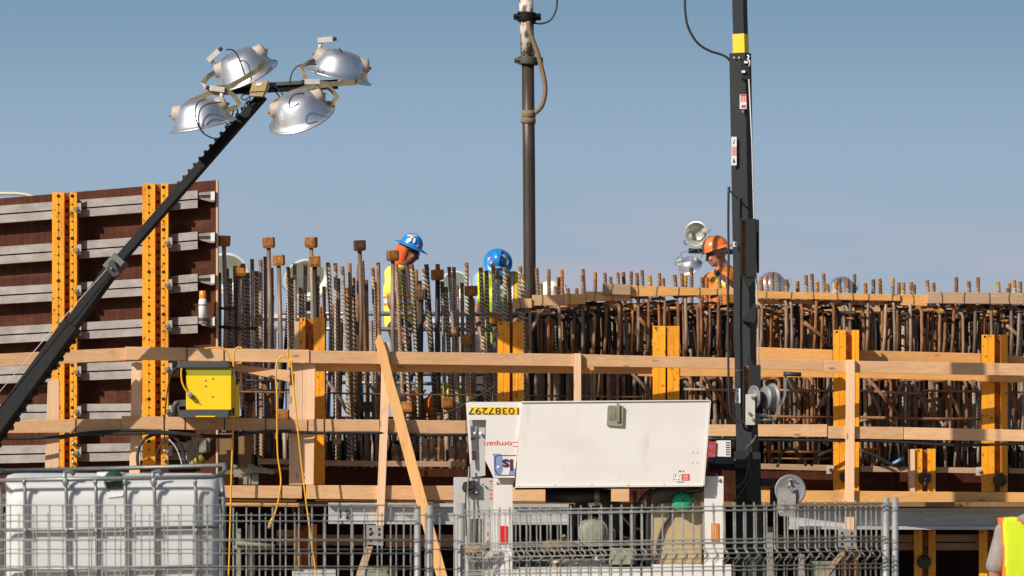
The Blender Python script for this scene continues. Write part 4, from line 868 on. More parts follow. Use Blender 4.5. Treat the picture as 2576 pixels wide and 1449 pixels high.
# coiled cable
def coil(c0, c1, off, r, turns, rr):
    c0 = Vector(c0); c1 = Vector(c1); ax = (c1 - c0); L_ = ax.length; ax.normalize(); a_ = Vector((0, -1, 0)); b_ = ax.cross(a_).normalized(); pts = []
    n__ = turns * 14
    for i in range(n__ + 1):
        w = 2 * math.pi * i / 14; pts.append(c0 + ax * L_ * i / n__ + off + a_ * math.cos(w) * r + b_ * math.sin(w) * r)
    m_ = MB(); m_.tube(pts, rr, 6); return m_
nrm = (A1 - A0).cross(Vector((0, 1, 0))).normalized()
if nrm.x > 0: nrm = -nrm
coil(P(440, 500, DA), P(640, 265, DA), nrm * .040 + Vector((0, .05, 0)), .034, 15, .010).build('coiled_cable', RUB, ltx)
coil(P(-60, 1151, DA), P(175, 825, DA), -nrm * .075 + Vector((0, .04, 0)), .036, 15, .012).build('coiled_cable', RUB, ltx)
for i in range(3): pass
m = MB(); sq_tube(m, P(540, 228, DA - .02), P(850, 212, DA - .02), .075, .075, Vector((0, -1, .1))); m.build('crossbar', BLK, ltx, bev=.006)
m = MB(); sq_tube(m, P(560, 219, DA - .07), P(785, 206, DA - .07), .02, .03, Vector((0, -1, .1))); m.build('crossbar_rail', DGR, ltx)
m = MB(); m.poly([(636, 204), (674, 202), (666, 228), (628, 231)], DA - .24, .02); m.poly([(628, 231.5), (666, 228.5), (660, 242), (630, 241)], DA - .23, .15); m.poly([(635, 206), (676, 204), (677, 218), (663, 240), (630, 238)], DA - .215, .15)
m.mat(1).poly([(645, 209), (660, 208), (657, 215), (642, 216)], DA - .245, .003); m.build('junction_box', [JBX, WLB], ltx, bev=0)
m = cable(None, [P(*Z2(x, y), DA - .1) for x, y in ((1230, 560), (1290, 560), (1340, 600), (1380, 655))], .006, RUB, ''); m.build('feed_wire', RUB, ltx)
m = cable(None, [P(*Z2(x, y), DA - .1) for x, y in ((1230, 580), (1270, 600), (1310, 630), (1345, 675))], .006, RUB, ''); m.build('feed_wire', RUB, ltx)
m = cable(None, [P(*Z2(x, y), DA - .1) for x, y in ((1020, 640), (960, 640), (930, 670), (960, 700), (1000, 680), (1020, 660), (1020, 700), (970, 740), (965, 820))], .006, RUB, ''); m.build('feed_wire', RUB, ltx)
heads4 = [  # centre of rim (zoom 2), axis, side, yoke outline, label
    ((985, 440), (.40, .30, -.87), (1, 0, .30), -1, 'upper left', [(655, 405), (590, 440), (525, 515), (560, 565), (625, 598), (700, 590), (830, 545), (985, 455), (1110, 375), (1195, 290)]),
    ((1960, 448), (-.24, .12, -.96), (1, 0, -.26), -1, 'upper right', [(1715, 280), (1655, 300), (1565, 350), (1595, 430), (1635, 505), (1860, 530), (2140, 515), (2200, 480), (2250, 405)]),
    ((520, 965), (.20, .14, -.97), (1, 0, .2), 1, 'lower left', [(235, 850), (290, 780), (420, 700), (600, 622), (800, 610), (860, 660), (920, 745), (860, 780), (770, 815)]),
    ((1575, 880), (.30, .44, -.84), (1, 0, .28), 1, 'lower right', [(1250, 800), (1300, 715), (1440, 640), (1590, 575), (1820, 545), (1900, 600), (1945, 665), (1900, 730), (1790, 765)])]
for (cz, ax, sd, bs, lb, yk) in heads4:
    lo_ = lb.startswith('lower'); c = P(*Z2(*cz), DA - .30 if lo_ else DA + .1)
    hd = bpy.data.objects.new('floodlight_head', None); COL.objects.link(hd); hd.parent = ltx; hd.location = c - Vector(ltx['_w']); hd['_w'] = tuple(c); hd['label'] = lb + ' silver floodlight of the leaning mast'
    n_k = len(yk); ys_ = [P(*Z2(*q_), (DA - .36 + .03 * math.sin(math.pi * i / (n_k - 1)) if lo_ else DA - .10 - (.22 if lb == 'upper left' else .16) * math.sin(math.pi * i / (n_k - 1)) ** .6)) for i, q_ in enumerate(yk)]
    lamp(hd, c, ax, sd, 1.0, yoke=ys_, boxside=bs)
def hcab(pts, d): return cable(None, [P(*Z2(x, y), d) for x, y in pts], .0065, RUB, '')
hcab([(770, 165), (830, 165), (880, 205), (920, 290), (950, 380), (975, 450)], DA - .22).build('lamp_cable', RUB, ltx)
hcab([(1970, 150), (1985, 175), (2000, 195)], DA - .2).build('lamp_cable', RUB, ltx)
hcab([(1730, 320), (1600, 322), (1520, 345), (1465, 420), (1445, 520)], DA - .2).build('lamp_cable', RUB, ltx)
hcab([(550, 690), (480, 715), (445, 790), (445, 880), (480, 980), (540, 1060), (640, 1108), (700, 1100)], DA - .62).build('lamp_cable', RUB, ltx)
hcab([(720, 725), (600, 735), (510, 780), (478, 870), (490, 990), (530, 1045)], DA - .63).build('lamp_cable', RUB, ltx)
hcab([(1540, 735), (1470, 780), (1440, 760), (1450, 690), (1500, 640), (1600, 628)], DA - .68).build('lamp_cable', RUB, ltx)
hcab([(780, 840), (830, 890), (880, 870), (890, 800), (850, 810), (830, 880), (800, 960), (760, 940)], DA - .2).build('lamp_cable', RUB, ltx)

# ------------------------------------------------------------------ far floodlights behind the wall
FL = 'pale floodlights far behind the wall'
def far_lamp(x, y, d, axis, s, label, inner=REFW, outer=None, hol=False):
    c = P(x, y, d); t_ = T('floodlight_post', Vector((c.x, c.y + .3, 0)), label, 'floodlight', FL)
    hh = bpy.data.objects.new('floodlight_head', None); COL.objects.link(hh); hh.parent = t_; hh.location = c - Vector(t_['_w']); hh['_w'] = tuple(c)
    lamp(hh, c, axis, (1, 0, 0), s, inner, yoke=True, box=False, outer=outer, holder=hol, yoke_dir=(0, 0, -1))
    MB().tube([Vector((c.x, c.y + .3, 0)), Vector((c.x, c.y + .3, c.z - .25))], .04, 10).build('post', DGR, t_)
    return t_
far_lamp(572, 690, 80, (-.1, -.8, -.35), 1.08, 'leftmost pale floodlight, showing between the brown wall and bare bars', outer=REFW)
far_lamp(772, 705, 80, (.1, -.8, -.35), 1.08, 'pale floodlight behind the bars above the peeling yellow beam', outer=REFW)
far_lamp(1148, 718, 88, (-.2, -.8, -.3), .80, 'small pale floodlight between the two blue helmets', outer=REFW)
far_lamp(1385, 740, 90, (.2, .5, -.6), .85, 'small floodlight dome just right of the pump pipe', outer=REFW)
far_lamp(1942, 722, 90, (.1, .5, -.7), .95, 'pale blue floodlight dome just right of the mast')
far_lamp(2118, 730, 92, (.15, .4, -.9), .88, 'silver floodlight dome rising behind bar tips at right')
t = T('double_floodlight_mast', Vector((P(1862, 600, 112).x, 112.3, 0)), 'far mast with two silver floodlights beside the orange helmet', 'floodlight', FL)
for (x, y, ax, lb, ii) in ((1752, 589, (-.35, -.88, -.1), 'upper floodlight with open face', REFI), (1737, 672, (.35, .5, -.75), 'lower floodlight seen from behind', REFI)):
    c = P(x, y, 112); hh = bpy.data.objects.new('floodlight_head', None); COL.objects.link(hh); hh.parent = t; hh.location = c - Vector(t['_w']); hh['_w'] = tuple(c); hh['label'] = lb
    lamp(hh, c, ax, (1, -.3, .35), .84, ii, yoke_dir=((-.4, .3, -.6) if y < 640 else (.1, 0, 1)), box=True)
m = MB(); sq_tube(m, P(1732, 631, 112.2), P(1866, 634, 112.2), .07, .1); m.build('crossbar', BLK, t); m = MB(); m.tube([Vector((P(1862, 600, 112).x, 112.3, 0)), P(1862, 631, 112.3)], .06, 10); m.build('pole', BLK, t)

# pale site containers far behind
for (x0, x1, y0, lb) in ((640, 905, 800, 'pale blue site container far behind the left bare bars'), (1090, 1330, 812, 'pale site container far behind the bent worker')):
    a = P(x0, y0, 84); b = P(x1, y0, 84); t = T('site_container', Vector(((a.x + b.x) / 2, 85.2, 0)), lb, 'container', 'pale site containers')
    m = MB(); m.box(((a.x + b.x) / 2, 85.2, a.z / 2 + .1), (b.x - a.x, 2.4, a.z - .2))
    n_r = int((b.x - a.x) / .16)
    for i in range(n_r): m.box((a.x + .1 + i * .16, 83.985, a.z / 2 + .1), (.07, .03, a.z - .5))
    m.build('ribbed_shell', BGB, t); MB().box(((a.x + b.x) / 2, 85.2, a.z + .03), (b.x - a.x + .1, 2.5, .06)).build('roof', WHV, t)

# ------------------------------------------------------------------ concrete pump pipe
DP = 52.6
t = T('pump_pipe', P(1333, 900, DP), 'brown concrete pump pipe hanging down, white-splattered at its top, with clamps', 'pipe')
m = MB(); m.tube([P(1322.5, -30, DP), P(1325, 60, DP), P(1328, 148, DP)], .0655, 24); m.build('upper_pipe', PIPC, t)
m = MB(); m.tube([P(1328, 158, DP), P(1330.5, 400, DP), P(1332.5, 720, DP), P(1333, 900, DP)], .0575, 24); m.build('lower_pipe', PIPB, t)
for (y, hh, w, mt) in ((43, .045, .092, BLK), (153, .038, .098, CLG)):
    m = MB(); c = P(1325 if y < 60 else 1328.5, y, DP); m.lathe([(.06, -hh), (w * .9, -hh), (w, -hh * .6), (w * .86, 0), (w, hh * .6), (w * .9, hh), (.06, hh)], c, (.06, 0, 1), 24, caps=True)
    m.box(c + Vector((w + .015, -.02, 0)), (.05, .05, hh * 1.4)); m.box(c + Vector((-w - .008, -.02, 0)), (.04, .05, hh * 1.2)); m.tube([c + Vector((-w - .03, -.05, hh * .2)), c + Vector((w + .03, -.06, -hh * .2))], .012, 8)
    m.build('pipe_clamp', mt, t, bev=0)
m = cable(None, [P(*T6(x, y), DP - .08) for x, y in ((236, 150), (245, 220), (270, 290), (300, 370), (325, 460), (348, 560), (356, 640), (345, 710), (325, 760), (285, 800))], .022, WEB, '', n=8); m.build('webbing_strap', WEB, t)
m = MB(); c = P(1330, 287, DP); m.lathe([(.058, -.035), (.066, -.03), (.066, .03), (.058, .035)], c, (0, 0, 1), 24); m.lathe([(.058, -.09), (.07, -.085), (.07, -.04), (.058, -.036)], c, (.08, 0, 1), 24); m.build('strap_wrap', WEB, t)
m = cable(None, [P(x, y, DP - .03) for x, y in ((1342, 58), (1365, 59), (1385, 50), (1397, 30), (1401, 10), (1401, -30))], .009, RUB, ''); m.build('control_cable', RUB, t)

# ------------------------------------------------------------------ charcoal mast of the right light tower
DM = 48.9
mt_ = T('mast_tower', P(1893, 1500, DM), 'tall charcoal telescopic mast with yellow band and hand winches, right of the white trailer', 'light tower')
rq = Vector((-.42, -1, 0)).normalized()
m = MB(); sq_tube(m, P(1877, 640, DM), P(1859.6, -40, DM), .103, .103, rq); m.build('inner_section', MST, mt_, bev=.006)
m = MB(); sq_tube(m, P(1862.7, 86, DM), P(1864, 134, DM), .109, .109, rq); m.build('yellow_band', YLW, mt_, bev=.004)
m = MB(); sq_tube(m, P(1862, 134, DM), P(1876, 930, DM), .150, .148, rq); m.build('middle_section', MST, mt_, bev=.006)
m = MB(); sq_tube(m, P(1880, 1136, DM), P(1890, 1500, DM), .175, .17, rq); m.build('base_section', MST, mt_, bev=.006)
m = MB(); sq_tube(m, P(1876, 931, DM), P(1880, 1136, DM), .156, .15, rq); m.build('lower_section', MST, mt_, bev=.006)
DF = DM - .12
m = MB(); m.rect(*T6(1748, 430), *T6(1800, 560), DF - .02, .06); m.rect(*T6(1742, 430), *T6(1752, 495), DF, .02); p = P(*T6(1776, 440), DF - .03)
m.mat(1); m.box(p, (.03, .03, .02)); m.box(P(*T6(1758, 507), DF - .03), (.03, .03, .02)); m.tube([P(*T6(x, y), DF - .03) for x, y in ((1785, 390), (1800, 400), (1788, 415), (1803, 430), (1800, 470))], .008, 6)
for x_ in (1693, 1728): q_ = P(*T6(x_, 408), DM - .105 if x_ > 1700 else DM - .09); m.ell(q_, (.008, .008, .008))
m.build('latch', [MST, WLB], mt_, bev=0)
m = MB(); m.tube([P(*T6(1797, 560), DF - .02), P(*T6(1818, 1000), DF - .02), P(1897, 560, DF - .02), P(1905, 760, DF - .02), P(1911, 1000, DF - .02)], .006, 6); m.build('wire_rope', OFW, mt_)
m = MB(); m.rect(*T6(1732, 668), *T6(1780, 770), DF - .012, .003); m.mat(1)
for i in range(4): m.rect(1863.5 + i * 4.2, 239, 1865.6 + i * 4.2, 256, DF - .0135, .0012)
m.rect(1862.5, 238, 1877, 241, DF - .0137, .0012); m.rect(1865, 264, 1876, 271, DF - .0135, .0012); m.build('warning_sticker', [WLB, RDI], mt_)
m = MB(); m.rect(*T6(1672, 968), *T6(1710, 1170), DF - .012 + .035, .003); m.mat(1)
for i in range(5): m.rect(1841.5 + i * 2.4, 369, 1842.6 + i * 2.4, 392, DF + .0215, .0012)
m.mat(2).poly([(1843, 411), (1846, 396), (1848, 403), (1851, 411), (1847, 408)], DF + .0215, .0012); m.poly([(1844, 362), (1847, 350), (1848.5, 353), (1846, 363)], DF + .0215, .0012)
m.build('warning_sticker', [WLB, RDI, BKI], mt_)
m = MB(); c = P(1868, 281, DF); m.tube([c, c + Vector((0, -.03, 0))], .012, 8); m.build('bolt_head', STL, mt_)
for i, (x0, y0, x1, y1) in enumerate(((1844, 608, 1854, 621), (1850, 977, 1862.5, 1014))):
    m = MB(); m.rect(x0, y0, x1, y1, DF + .012, .003); m.mat(1); m.rect(x0 + 3, y0 + 4, x0 + 8, y0 + 8, DF + .0105, .0012)
    if i: m.mat(2).poly([(x0 + 4, y0 + 20), (x0 + 6, y0 + 20), (x0 + 7, y0 + 33), (x0 + 5, y0 + 26)], DF + .0105, .0012)
    m.build('small_sticker', [WLB, BLU, BKI], mt_)
m = MB(); m.mat(0); x0, y0 = Z5(404, 98); x1, y1 = Z5(520, 512)
m.rect(x0 + 15, y0, x1, y1, DF - .06, .05); m.rect(x0, y0, x0 + 5, y1, DF - .06, .05); m.rect(x0 + 5, y0, x0 + 15, y0 + 5, DF - .06, .05); m.mat(1); m.rect(x0 + 5, y0 + 5, x0 + 15, y1 - 2, DF - .02, .01)
m.mat(2)
for yy_ in (330, 373, 428): c = P(*Z5(500, yy_), DF - .062); m.tube([c, c + Vector((0, .003, 0))], .008, 8)
m.build('carriage_channel', [MST, YRU, HOLE], mt_, bev=0)
m = MB(); m.poly([Z5(430, 515), Z5(520, 515), Z5(480, 570), Z5(458, 592)], DF - .05, .06); m.build('gusset', MST, mt_, bev=0)
MB().poly([Z5(512, 695), Z5(415, 818), Z5(505, 835), Z5(520, 800)], DF - .07, .10).build('gusset', MST, mt_)
MB().rect(*Z5(517, 105), *Z5(541, 480), DM - .02, .08).build('side_plate', MST, mt_)
m = MB(); x0, y0 = Z5(425, 1133); x1 = Z5(552, 0)[0]; m.rect(x0 + 16, y0, x1, 1068, DF - .06, .05); m.rect(x0, y0, x0 + 4, 1068, DF - .06, .05); m.mat(1); m.rect(x0 + 4, y0 + 2, x0 + 16, 1068, DF - .02, .01); m.mat(0); m.poly([Z5(460, 1130), Z5(463, 1062), Z5(467, 1062), Z5(498, 1130)], DF - .055, .01)
m.build('carriage_channel', [MST, YRU], mt_, bev=0)
m = MB(); m.rect(*B4(190, 714), *B4(380, 796), DM - .12, .1); m.rect(*B4(160, 714), *B4(192, 790), DM - .13, .04); c = P(*B4(322, 730), DF - .03); m.mat(1).tube([c + Vector((0, -.03, 0)), c], .02, 6); m.build('side_arm', [BLK, STL], mt_, bev=.004)
# collar around lower part
m = MB(); m.poly([B4(318, 680), B4(482, 685), B4(484, 990), B4(392, 980), B4(392, 790), B4(318, 780)], DM - .16, .06); m.build('collar_plate', MST, mt_, bev=.004)
for pts, rr in ((((1833, 470), (1832, 560), (1833, 650), (1831, 740), (1832, 900), (1834, 1000), (1838, 1040), (1852, 1056), (1880, 1066), (1898, 1070)), .010), (((1904, 1094), (1894, 1112), (1879, 1128), (1882, 1160), (1879, 1195), (1868, 1215), (1850, 1228)), .013), (((1900, 1100), (1884, 1130), (1887, 1190), (1880, 1215), (1856, 1250), (1846, 1262)), .010), (((1856, 500), (1836, 480), (1836, 470)), .008)):
    cable(None, [P(x, y, DF - .06) for x, y in pts], rr, RUB, '').build('mast_cable', RUB, mt_)
cable(None, [P(*T6(x, y), DM) for x, y in ((1345, -60), (1345, 60), (1360, 170), (1395, 250), (1445, 315), (1520, 360), (1590, 382), (1640, 405), (1660, 430))], .0105, RUB, '').build('mast_cable', RUB, mt_)
# upper winch
wp = bpy.data.objects.new('winch', None); COL.objects.link(wp); wp.parent = mt_; c = P(1888, 1040, DF - .1); wp.location = c - Vector(mt_['_w']); wp['_w'] = tuple(c)
m = MB(); m.rect(*B4(388, 327), *B4(446, 515), DF - .24, .015); m.mat(1)
for a, b in ((430, 345), (412, 445), (434, 482)): q_ = P(*B4(a, b), DF - .24); m.tube([q_, q_ + Vector((0, -.02, 0))], .014, 6)
m.build('winch_plate', [OFW, STL], wp, bev=0)
m = MB(); c = P(*B4(442, 345), DF - .16); m.lathe([(.001, -.012), (.05, -.014), (.055, -.006), (.080, -.004), (.090, -.010), (.102, -.010), (.102, .006), (.001, .008)], c, (1, .55, 0), 28)
c = P(*B4(525, 347), DF - .14); m.lathe([(.001, -.022), (.10, -.026), (.10, -.020), (.088, -.018)] + [(.096 + .004 * (i % 2), -.018 + i * .006) for i in range(10)] + [(.122, .044), (.124, .05), (.001, .052)], c, (1, .55, 0), 28)
m.build('cable_drum', WNC, wp)
m = MB(); m.tube([P(*B4(446, 455), DF - .16), P(*B4(520, 455), DF - .16)], .016, 8); m.tube([P(*B4(440, 487), DF - .16), P(*B4(580, 483), DF - .16)], .010, 8); m.build('axle', STL, wp)
m = MB(); hp = [P(*B4(a, b), DF - .2) for a, b in ((636, 190), (630, 340), (595, 405), (572, 470), (560, 480))]
for i in range(4): sq_tube(m, hp[i], hp[i + 1], .01, .022)
m.mat(1).tube([P(*B4(622, 200), DF - .22), P(*B4(732, 205), DF - .22)], .019, 10); m.build('crank_handle', [STL, RUB], wp)
# lower winch
wp = bpy.data.objects.new('winch', None); COL.objects.link(wp); wp.parent = mt_; c = P(1988, 1229, DF); wp.location = c - Vector(mt_['_w']); wp['_w'] = tuple(c)
c = P(1988, 1233, DF - .08); m = MB(); m.lathe([(.001, -.012), (.05, -.02), (.105, -.012), (.12, -.02), (.134, -.02), (.134, .012), (.001, .012)], c, (0, 1, 0), 32); m.build('cable_drum', WNC, wp)
m = MB(); m.poly([B4(585, 900), B4(697, 905), B4(700, 1060), B4(688, 1080), B4(600, 1078), B4(585, 1050)], DF - .125, .01); m.mat(1)
for a, b in ((675, 918), (685, 1052), (633, 1015)): q_ = P(*B4(a, b), DF - .125); m.tube([q_, q_ + Vector((0, -.02, 0))], .016, 6)
m.tube([P(*B4(655, 850), DF - .11), P(*B4(665, 885), DF - .13), P(*B4(645, 900), DF - .13)], .01, 6); m.tube([P(*B4(655, 850), DF - .12), P(*B4(700, 862), DF - .12)], .005, 6)
m.build('winch_plate', [WAL, STL], wp, bev=0)
m = MB(); m.rect(*B4(485, 845), *B4(560, 895), DF - .02, .06); m.rect(*B4(540, 900), *B4(585, 1030), DF - .05, .05); m.build('winch_arm', MST, wp, bev=.003)

# ------------------------------------------------------------------ white equipment trailer
DT = 48.3
tr = T('equipment_trailer', P(1480, 1550, DT + .5), 'white light-tower trailer with its side doors raised open, showing tank and engine', 'trailer')
# big raised door
door = [(1310.8, 1013), (1785.5, 1008.5), (1769, 1221), (1296.5, 1223.5)]
m = MB(); m.poly(door, DT - .14, .03); do = m.build('raised_door', WHT, tr, bev=.003)
m = MB(); m.poly([(1311, 1009.5), (1787, 1006), (1786, 1008.2), (1311, 1012.7)], DT - .155, .06); m.poly([(1296, 1224), (1769, 1221.5), (1769, 1223.8), (1296, 1227)], DT - .16, .06); m.poly([(1786.2, 1008.5), (1788.5, 1008.5), (1772, 1221), (1769.6, 1221)], DT - .155, .06); m.build('door_rim', WHT, do)
m = MB(); x0, y0 = B3(1180, 215); x1, y1 = B3(1298, 368); m.poly([(x0 + 1, y0 + 4), (x0 + 5, y0), (x1 - 3, y0 + 1), (x1, y0 + 5), (x1 - 2, y1), (x0 - 1, y1 - 3)], DT - .165, .024); m.rect(x0 + 24, y0 - 5, x0 + 31, y0 + 42, DT - .182, .016); m.rect(x0 + 4, y0 + 34, x1 - 6, y0 + 36.5, DT - .170, .004); m.rect(x0 + 7, y0 + 5, x0 + 21, y0 + 33, DT - .17, .004)
m.build('door_latch', OLG, do, bev=0)
m = MB(); m.rect(*B3(1718, 711), *B3(1773, 757), DT - .1435, .003); m.mat(1)
for i in range(4): x0, y0 = B3(1722, 718 + i * 10); m.rect(x0 + 2, y0, x0 + 15, y0 + 1, DT - .145, .001)
m.build('red_decal', [RDI, WLB], do)
x0, y0 = B3(1657, 711)
m = MB(); m.rect(x0, y0, x0 + 16.5, y0 + 18, DT - .1425, .0015); m.mat(1)
for (a, b, c_, e_) in ((0, 0, 17, .6), (0, 0, .6, 18), (4, 3, 7, 7), (12, 5, 16, 6), (3, 12, 5, 15), (8, 13, 10, 15), (13, 12, 15, 16)): m.rect(x0 + a, y0 + b, x0 + c_, y0 + e_, DT - .1435, .0009)
m.build('diagram_decal', [WLB, BKI], do)
for (a, b, c_, e_) in ((10, 19.5, 27, 21), (14, -9, 20, -5.5), (24, -9, 27, -6)): MB().rect(x0 + a, y0 + b, x0 + c_, y0 + e_, DT - .1435, .003).build('small_decal', GRI, do)
for (a, b) in ((1800, 558), (1834, 558), (1797, 632), (1830, 632), (548, 798), (805, 793), (1070, 790), (1332, 792), (1592, 786)):
    q_ = P(*B3(a, b), DT - .142); MB().tube([q_, q_ + Vector((0, .002, 0))], .0045, 6).build('rivet_hole', BKI, do)
# number wing
wing = [LW(138, 118), LW(180, 98), LW(1040, 96), LW(1044, 130), LW(935, 1335), LW(590, 1335), LW(575, 1300), LW(450, 1040), LW(468, 390), LW(188, 390), LW(215, 700), LW(225, 1100), LW(205, 1110), LW(165, 500)]
m = MB(); m.poly(wing, DT - .11, .025); wg = m.build('number_wing', WHT, tr, bev=0)
m = MB(); m.poly([LW(205, 178), LW(1005, 180), LW(1008, 303), LW(218, 300)], DT - .1135, .003); m.build('number_strip', YLW, wg)
def text(body, x, y, hpx, d, mat, parent, name='lettering', flip=False, sx=1.0, rot=0, font_bold=0, align='CENTER'):
    cu = bpy.data.curves.new(name, 'FONT'); cu.body = body; cu.align_x = align; cu.align_y = 'CENTER'; cu.size = hpx / F * d / .70; cu.extrude = .0006; cu.offset = font_bold
    ob = bpy.data.objects.new(name, cu); COL.objects.link(ob)
    dg = bpy.context.evaluated_depsgraph_get(); me = bpy.data.meshes.new_from_object(ob.evaluated_get(dg)); bpy.data.objects.remove(ob)
    me.materials.clear(); me.materials.append(mat)
    o = bpy.data.objects.new(name, me); COL.objects.link(o); o.parent = parent; o.location = P(x, y, d) - Vector(parent['_w']); o.rotation_euler = (R(90), R(180) + rot if flip else rot, 0); o.scale = (sx, 1, 1); return o
text('10387297', *LW(610, 240), 16.5, DT - .116, BKI, wg, flip=True, sx=1.42)
text('Compan', *LW(722, 785), 13, DT - .1125, RDI, wg, flip=True, sx=1.42)
m = MB(); m.poly([LW(570, 942), LW(712, 942), LW(735, 1010), LW(740, 1200), LW(700, 1300), LW(605, 1300), LW(590, 1000)], DT - .1125, .002); m.poly([LW(865, 1180), LW(940, 1180), LW(935, 1300), LW(830, 1300)], DT - .1125, .002); m.mat(1)
m.poly([LW(650, 966), LW(962, 966), LW(962, 976), LW(650, 978), LW(625, 1010), LW(618, 1200), LW(680, 1284), LW(930, 1290), LW(930, 1300), LW(670, 1298), LW(604, 1215), LW(608, 1000)], DT - .114, .0012)
m.build('blue_logo_block', [BLU, NVY], wg)
text('ls', *LW(822, 1115), 27, DT - .116, PUR, wg, flip=True, sx=1.25, font_bold=.004)
m = MB(); q_ = P(*LW(670, 1163), DT - .115); m.lathe([(.001, -.001), (.012, -.001), (.012, .001)], q_, (0, 1, 0), 12); m.build('decal_spot', WLB, wg)
# inner plates seen through the cut-out
m = MB(); m.poly([LW(190, 385), LW(470, 385), LW(470, 500), LW(455, 520), LW(455, 1300), LW(215, 1330)], DT - .04, .01); m.poly([LW(215, 495), LW(310, 495), LW(310, 1050), LW(225, 1000)], DT - .06, .008)
m.mat(1)
for a in (278, 381): q_ = P(*LW(a, 612), DT - .06); m.lathe([(.001, -.02), (.014, -.018), (.0145, 0)], q_, (0, 1, 0), 12)
m.mat(2); m.rect(*LW(218, 675), *LW(305, 715), DT - .065, .004); m.rect(*LW(232, 905), *LW(302, 945), DT - .065, .004); m.rect(*LW(240, 955), *LW(300, 1050), DT - .066, .004)
m.build('inner_bracket', [WGR, WLB, YRU], tr, bev=0)
# lower corner body
m = MB(); m.rect(1141, 1201, 1180, 1500, DT, .7); m.build('corner_panel', WGR, tr, bev=.006)
m = MB(); m.poly([(1180.5, 1202), (1240, 1203), (1240, 1500), (1180.5, 1500)], DT - .02, .6); m.build('side_panel', WGR, tr, bev=.004)
m = MB(); m.poly([(1240.5, 1219), (1290, 1219.5), (1290, 1500), (1240.5, 1500)], DT - .05, .06); m.poly([(1240.5, 1203), (1296, 1203), (1290, 1218.5), (1240.5, 1218.5)], DT - .03, .04); m.build('corner_post', WHT, tr, bev=.003)
m = MB(); m.rect(1771.5, 1198, 1820, 1421, DT - .05, .06); m.mat(1); q_ = P(*B4(228, 858), DT - .05); m.ell(q_, (.016, .02, .016)); m.ell(P(*B4(208, 825), DT), (.012, .01, .012)); m.build('corner_post', [WHT, STL], tr, bev=0)
m = MB(); m.rect(1640, 1420, 1840, 1520, DT - .07, .06); m.rect(1290.5, 1432, 1639.5, 1520, DT - .06, .05); m.build('sill', WHT, tr, bev=.004)
m = MB(); m.rect(*C2(1518, 755), *C2(1628, 1002), DT - .062, .012); m.build('tail_light', RED, tr, bev=.003)
m = MB(); m.rect(*B4(175, 1122), *B4(221, 1232), DT - .062, .012).mat(1).rect(*B4(192, 1135), *B4(206, 1225), DT - .066, .004); m.build('marker_light', [ORL, YLW], tr, bev=0)
m = MB(); m.poly([C2(1022, 160), C2(1060, 145), C2(1185, 122), C2(1190, 235), C2(1100, 290), C2(1030, 296), C2(1002, 240)], DT - .09, .06); m.poly([C2(1075, 205), C2(1165, 190), C2(1160, 235), C2(1080, 250)], DT - .1, .01); m.rect(*C2(1150, 285), *C2(1228, 330), DT - .07, .04); m.mat(1).rect(*C2(1190, 285), *C2(1212, 303), DT - .076, .005)
m.build('rubber_latch', [RUB, WLB], tr, bev=0)
m = MB()
for (a, b) in ((132, 152), (250, 270), (310, 326), (366, 384)): m.rect(*C2(1380, a), *C2(1428, b), DT - .0245, .002)
m.mat(2).rect(*C2(1379, 132), *C2(1429, 420), DT - .0228, .0025)
for yy_ in range(170, 420, 14): 
    if yy_ % 3: m.mat(1).rect(*C2(1384, yy_), *C2(1424, yy_ + 4), DT - .0240, .001)
m.build('safety_decal_strip', [RDI, GRI, WGR], tr)
for q_ in ((1350, 715, 1376, 735), (1350, 845, 1374, 890)): MB().rect(*C2(q_[0], q_[1]), *C2(q_[2], q_[3]), DT - .0225, .003).build('small_decal', RDI, tr)
for (a, b) in ((1492, 165), (1295, 185)): q_ = P(*C2(a, b), DT - .04); MB().tube([q_, q_ + Vector((0, -.02, 0))], .009, 8).build('bolt_head', RUST, tr)
m = MB()
for i in range(13): m.rect(1179 + i * 2.5, 1306, 1180.3 + i * 2.5, 1500, DT - .028, .006)
m.rect(1178.5, 1305, 1211, 1307, DT - .03, .008); m.rect(1178.5, 1330, 1211, 1331.5, DT - .03, .008); m.build('louvre_grille', OLG, tr)
m = MB(); m.tube([P(1170, 1387, DT - .15), P(1230, 1378, DT - .15)], .033, 12); m.mat(1).poly([C2(1350, 960), C2(1380, 960), C2(1392, 1090), C2(1350, 1120), C2(1250, 1300), C2(1235, 1300), C2(1330, 1120)], DT - .17, .02); m.build('rusty_jack_tube', [RUST, DGR], tr, bev=0)
cable(None, [P(*C2(x, y), DT - .1) for x, y in ((1100, -60), (1098, 60), (1090, 130), (1085, 300), (1100, 450), (1095, 700), (1080, 900), (1075, 1100), (1100, 1280))], .007, OFW, '').build('hanging_cord', OLG, tr)
cable(None, [P(*C2(x, y), DT - .09) for x, y in ((1058, 300), (1056, 500), (1062, 700), (1066, 900))], .006, RUB, '').build('hanging_cord', RUB, tr)
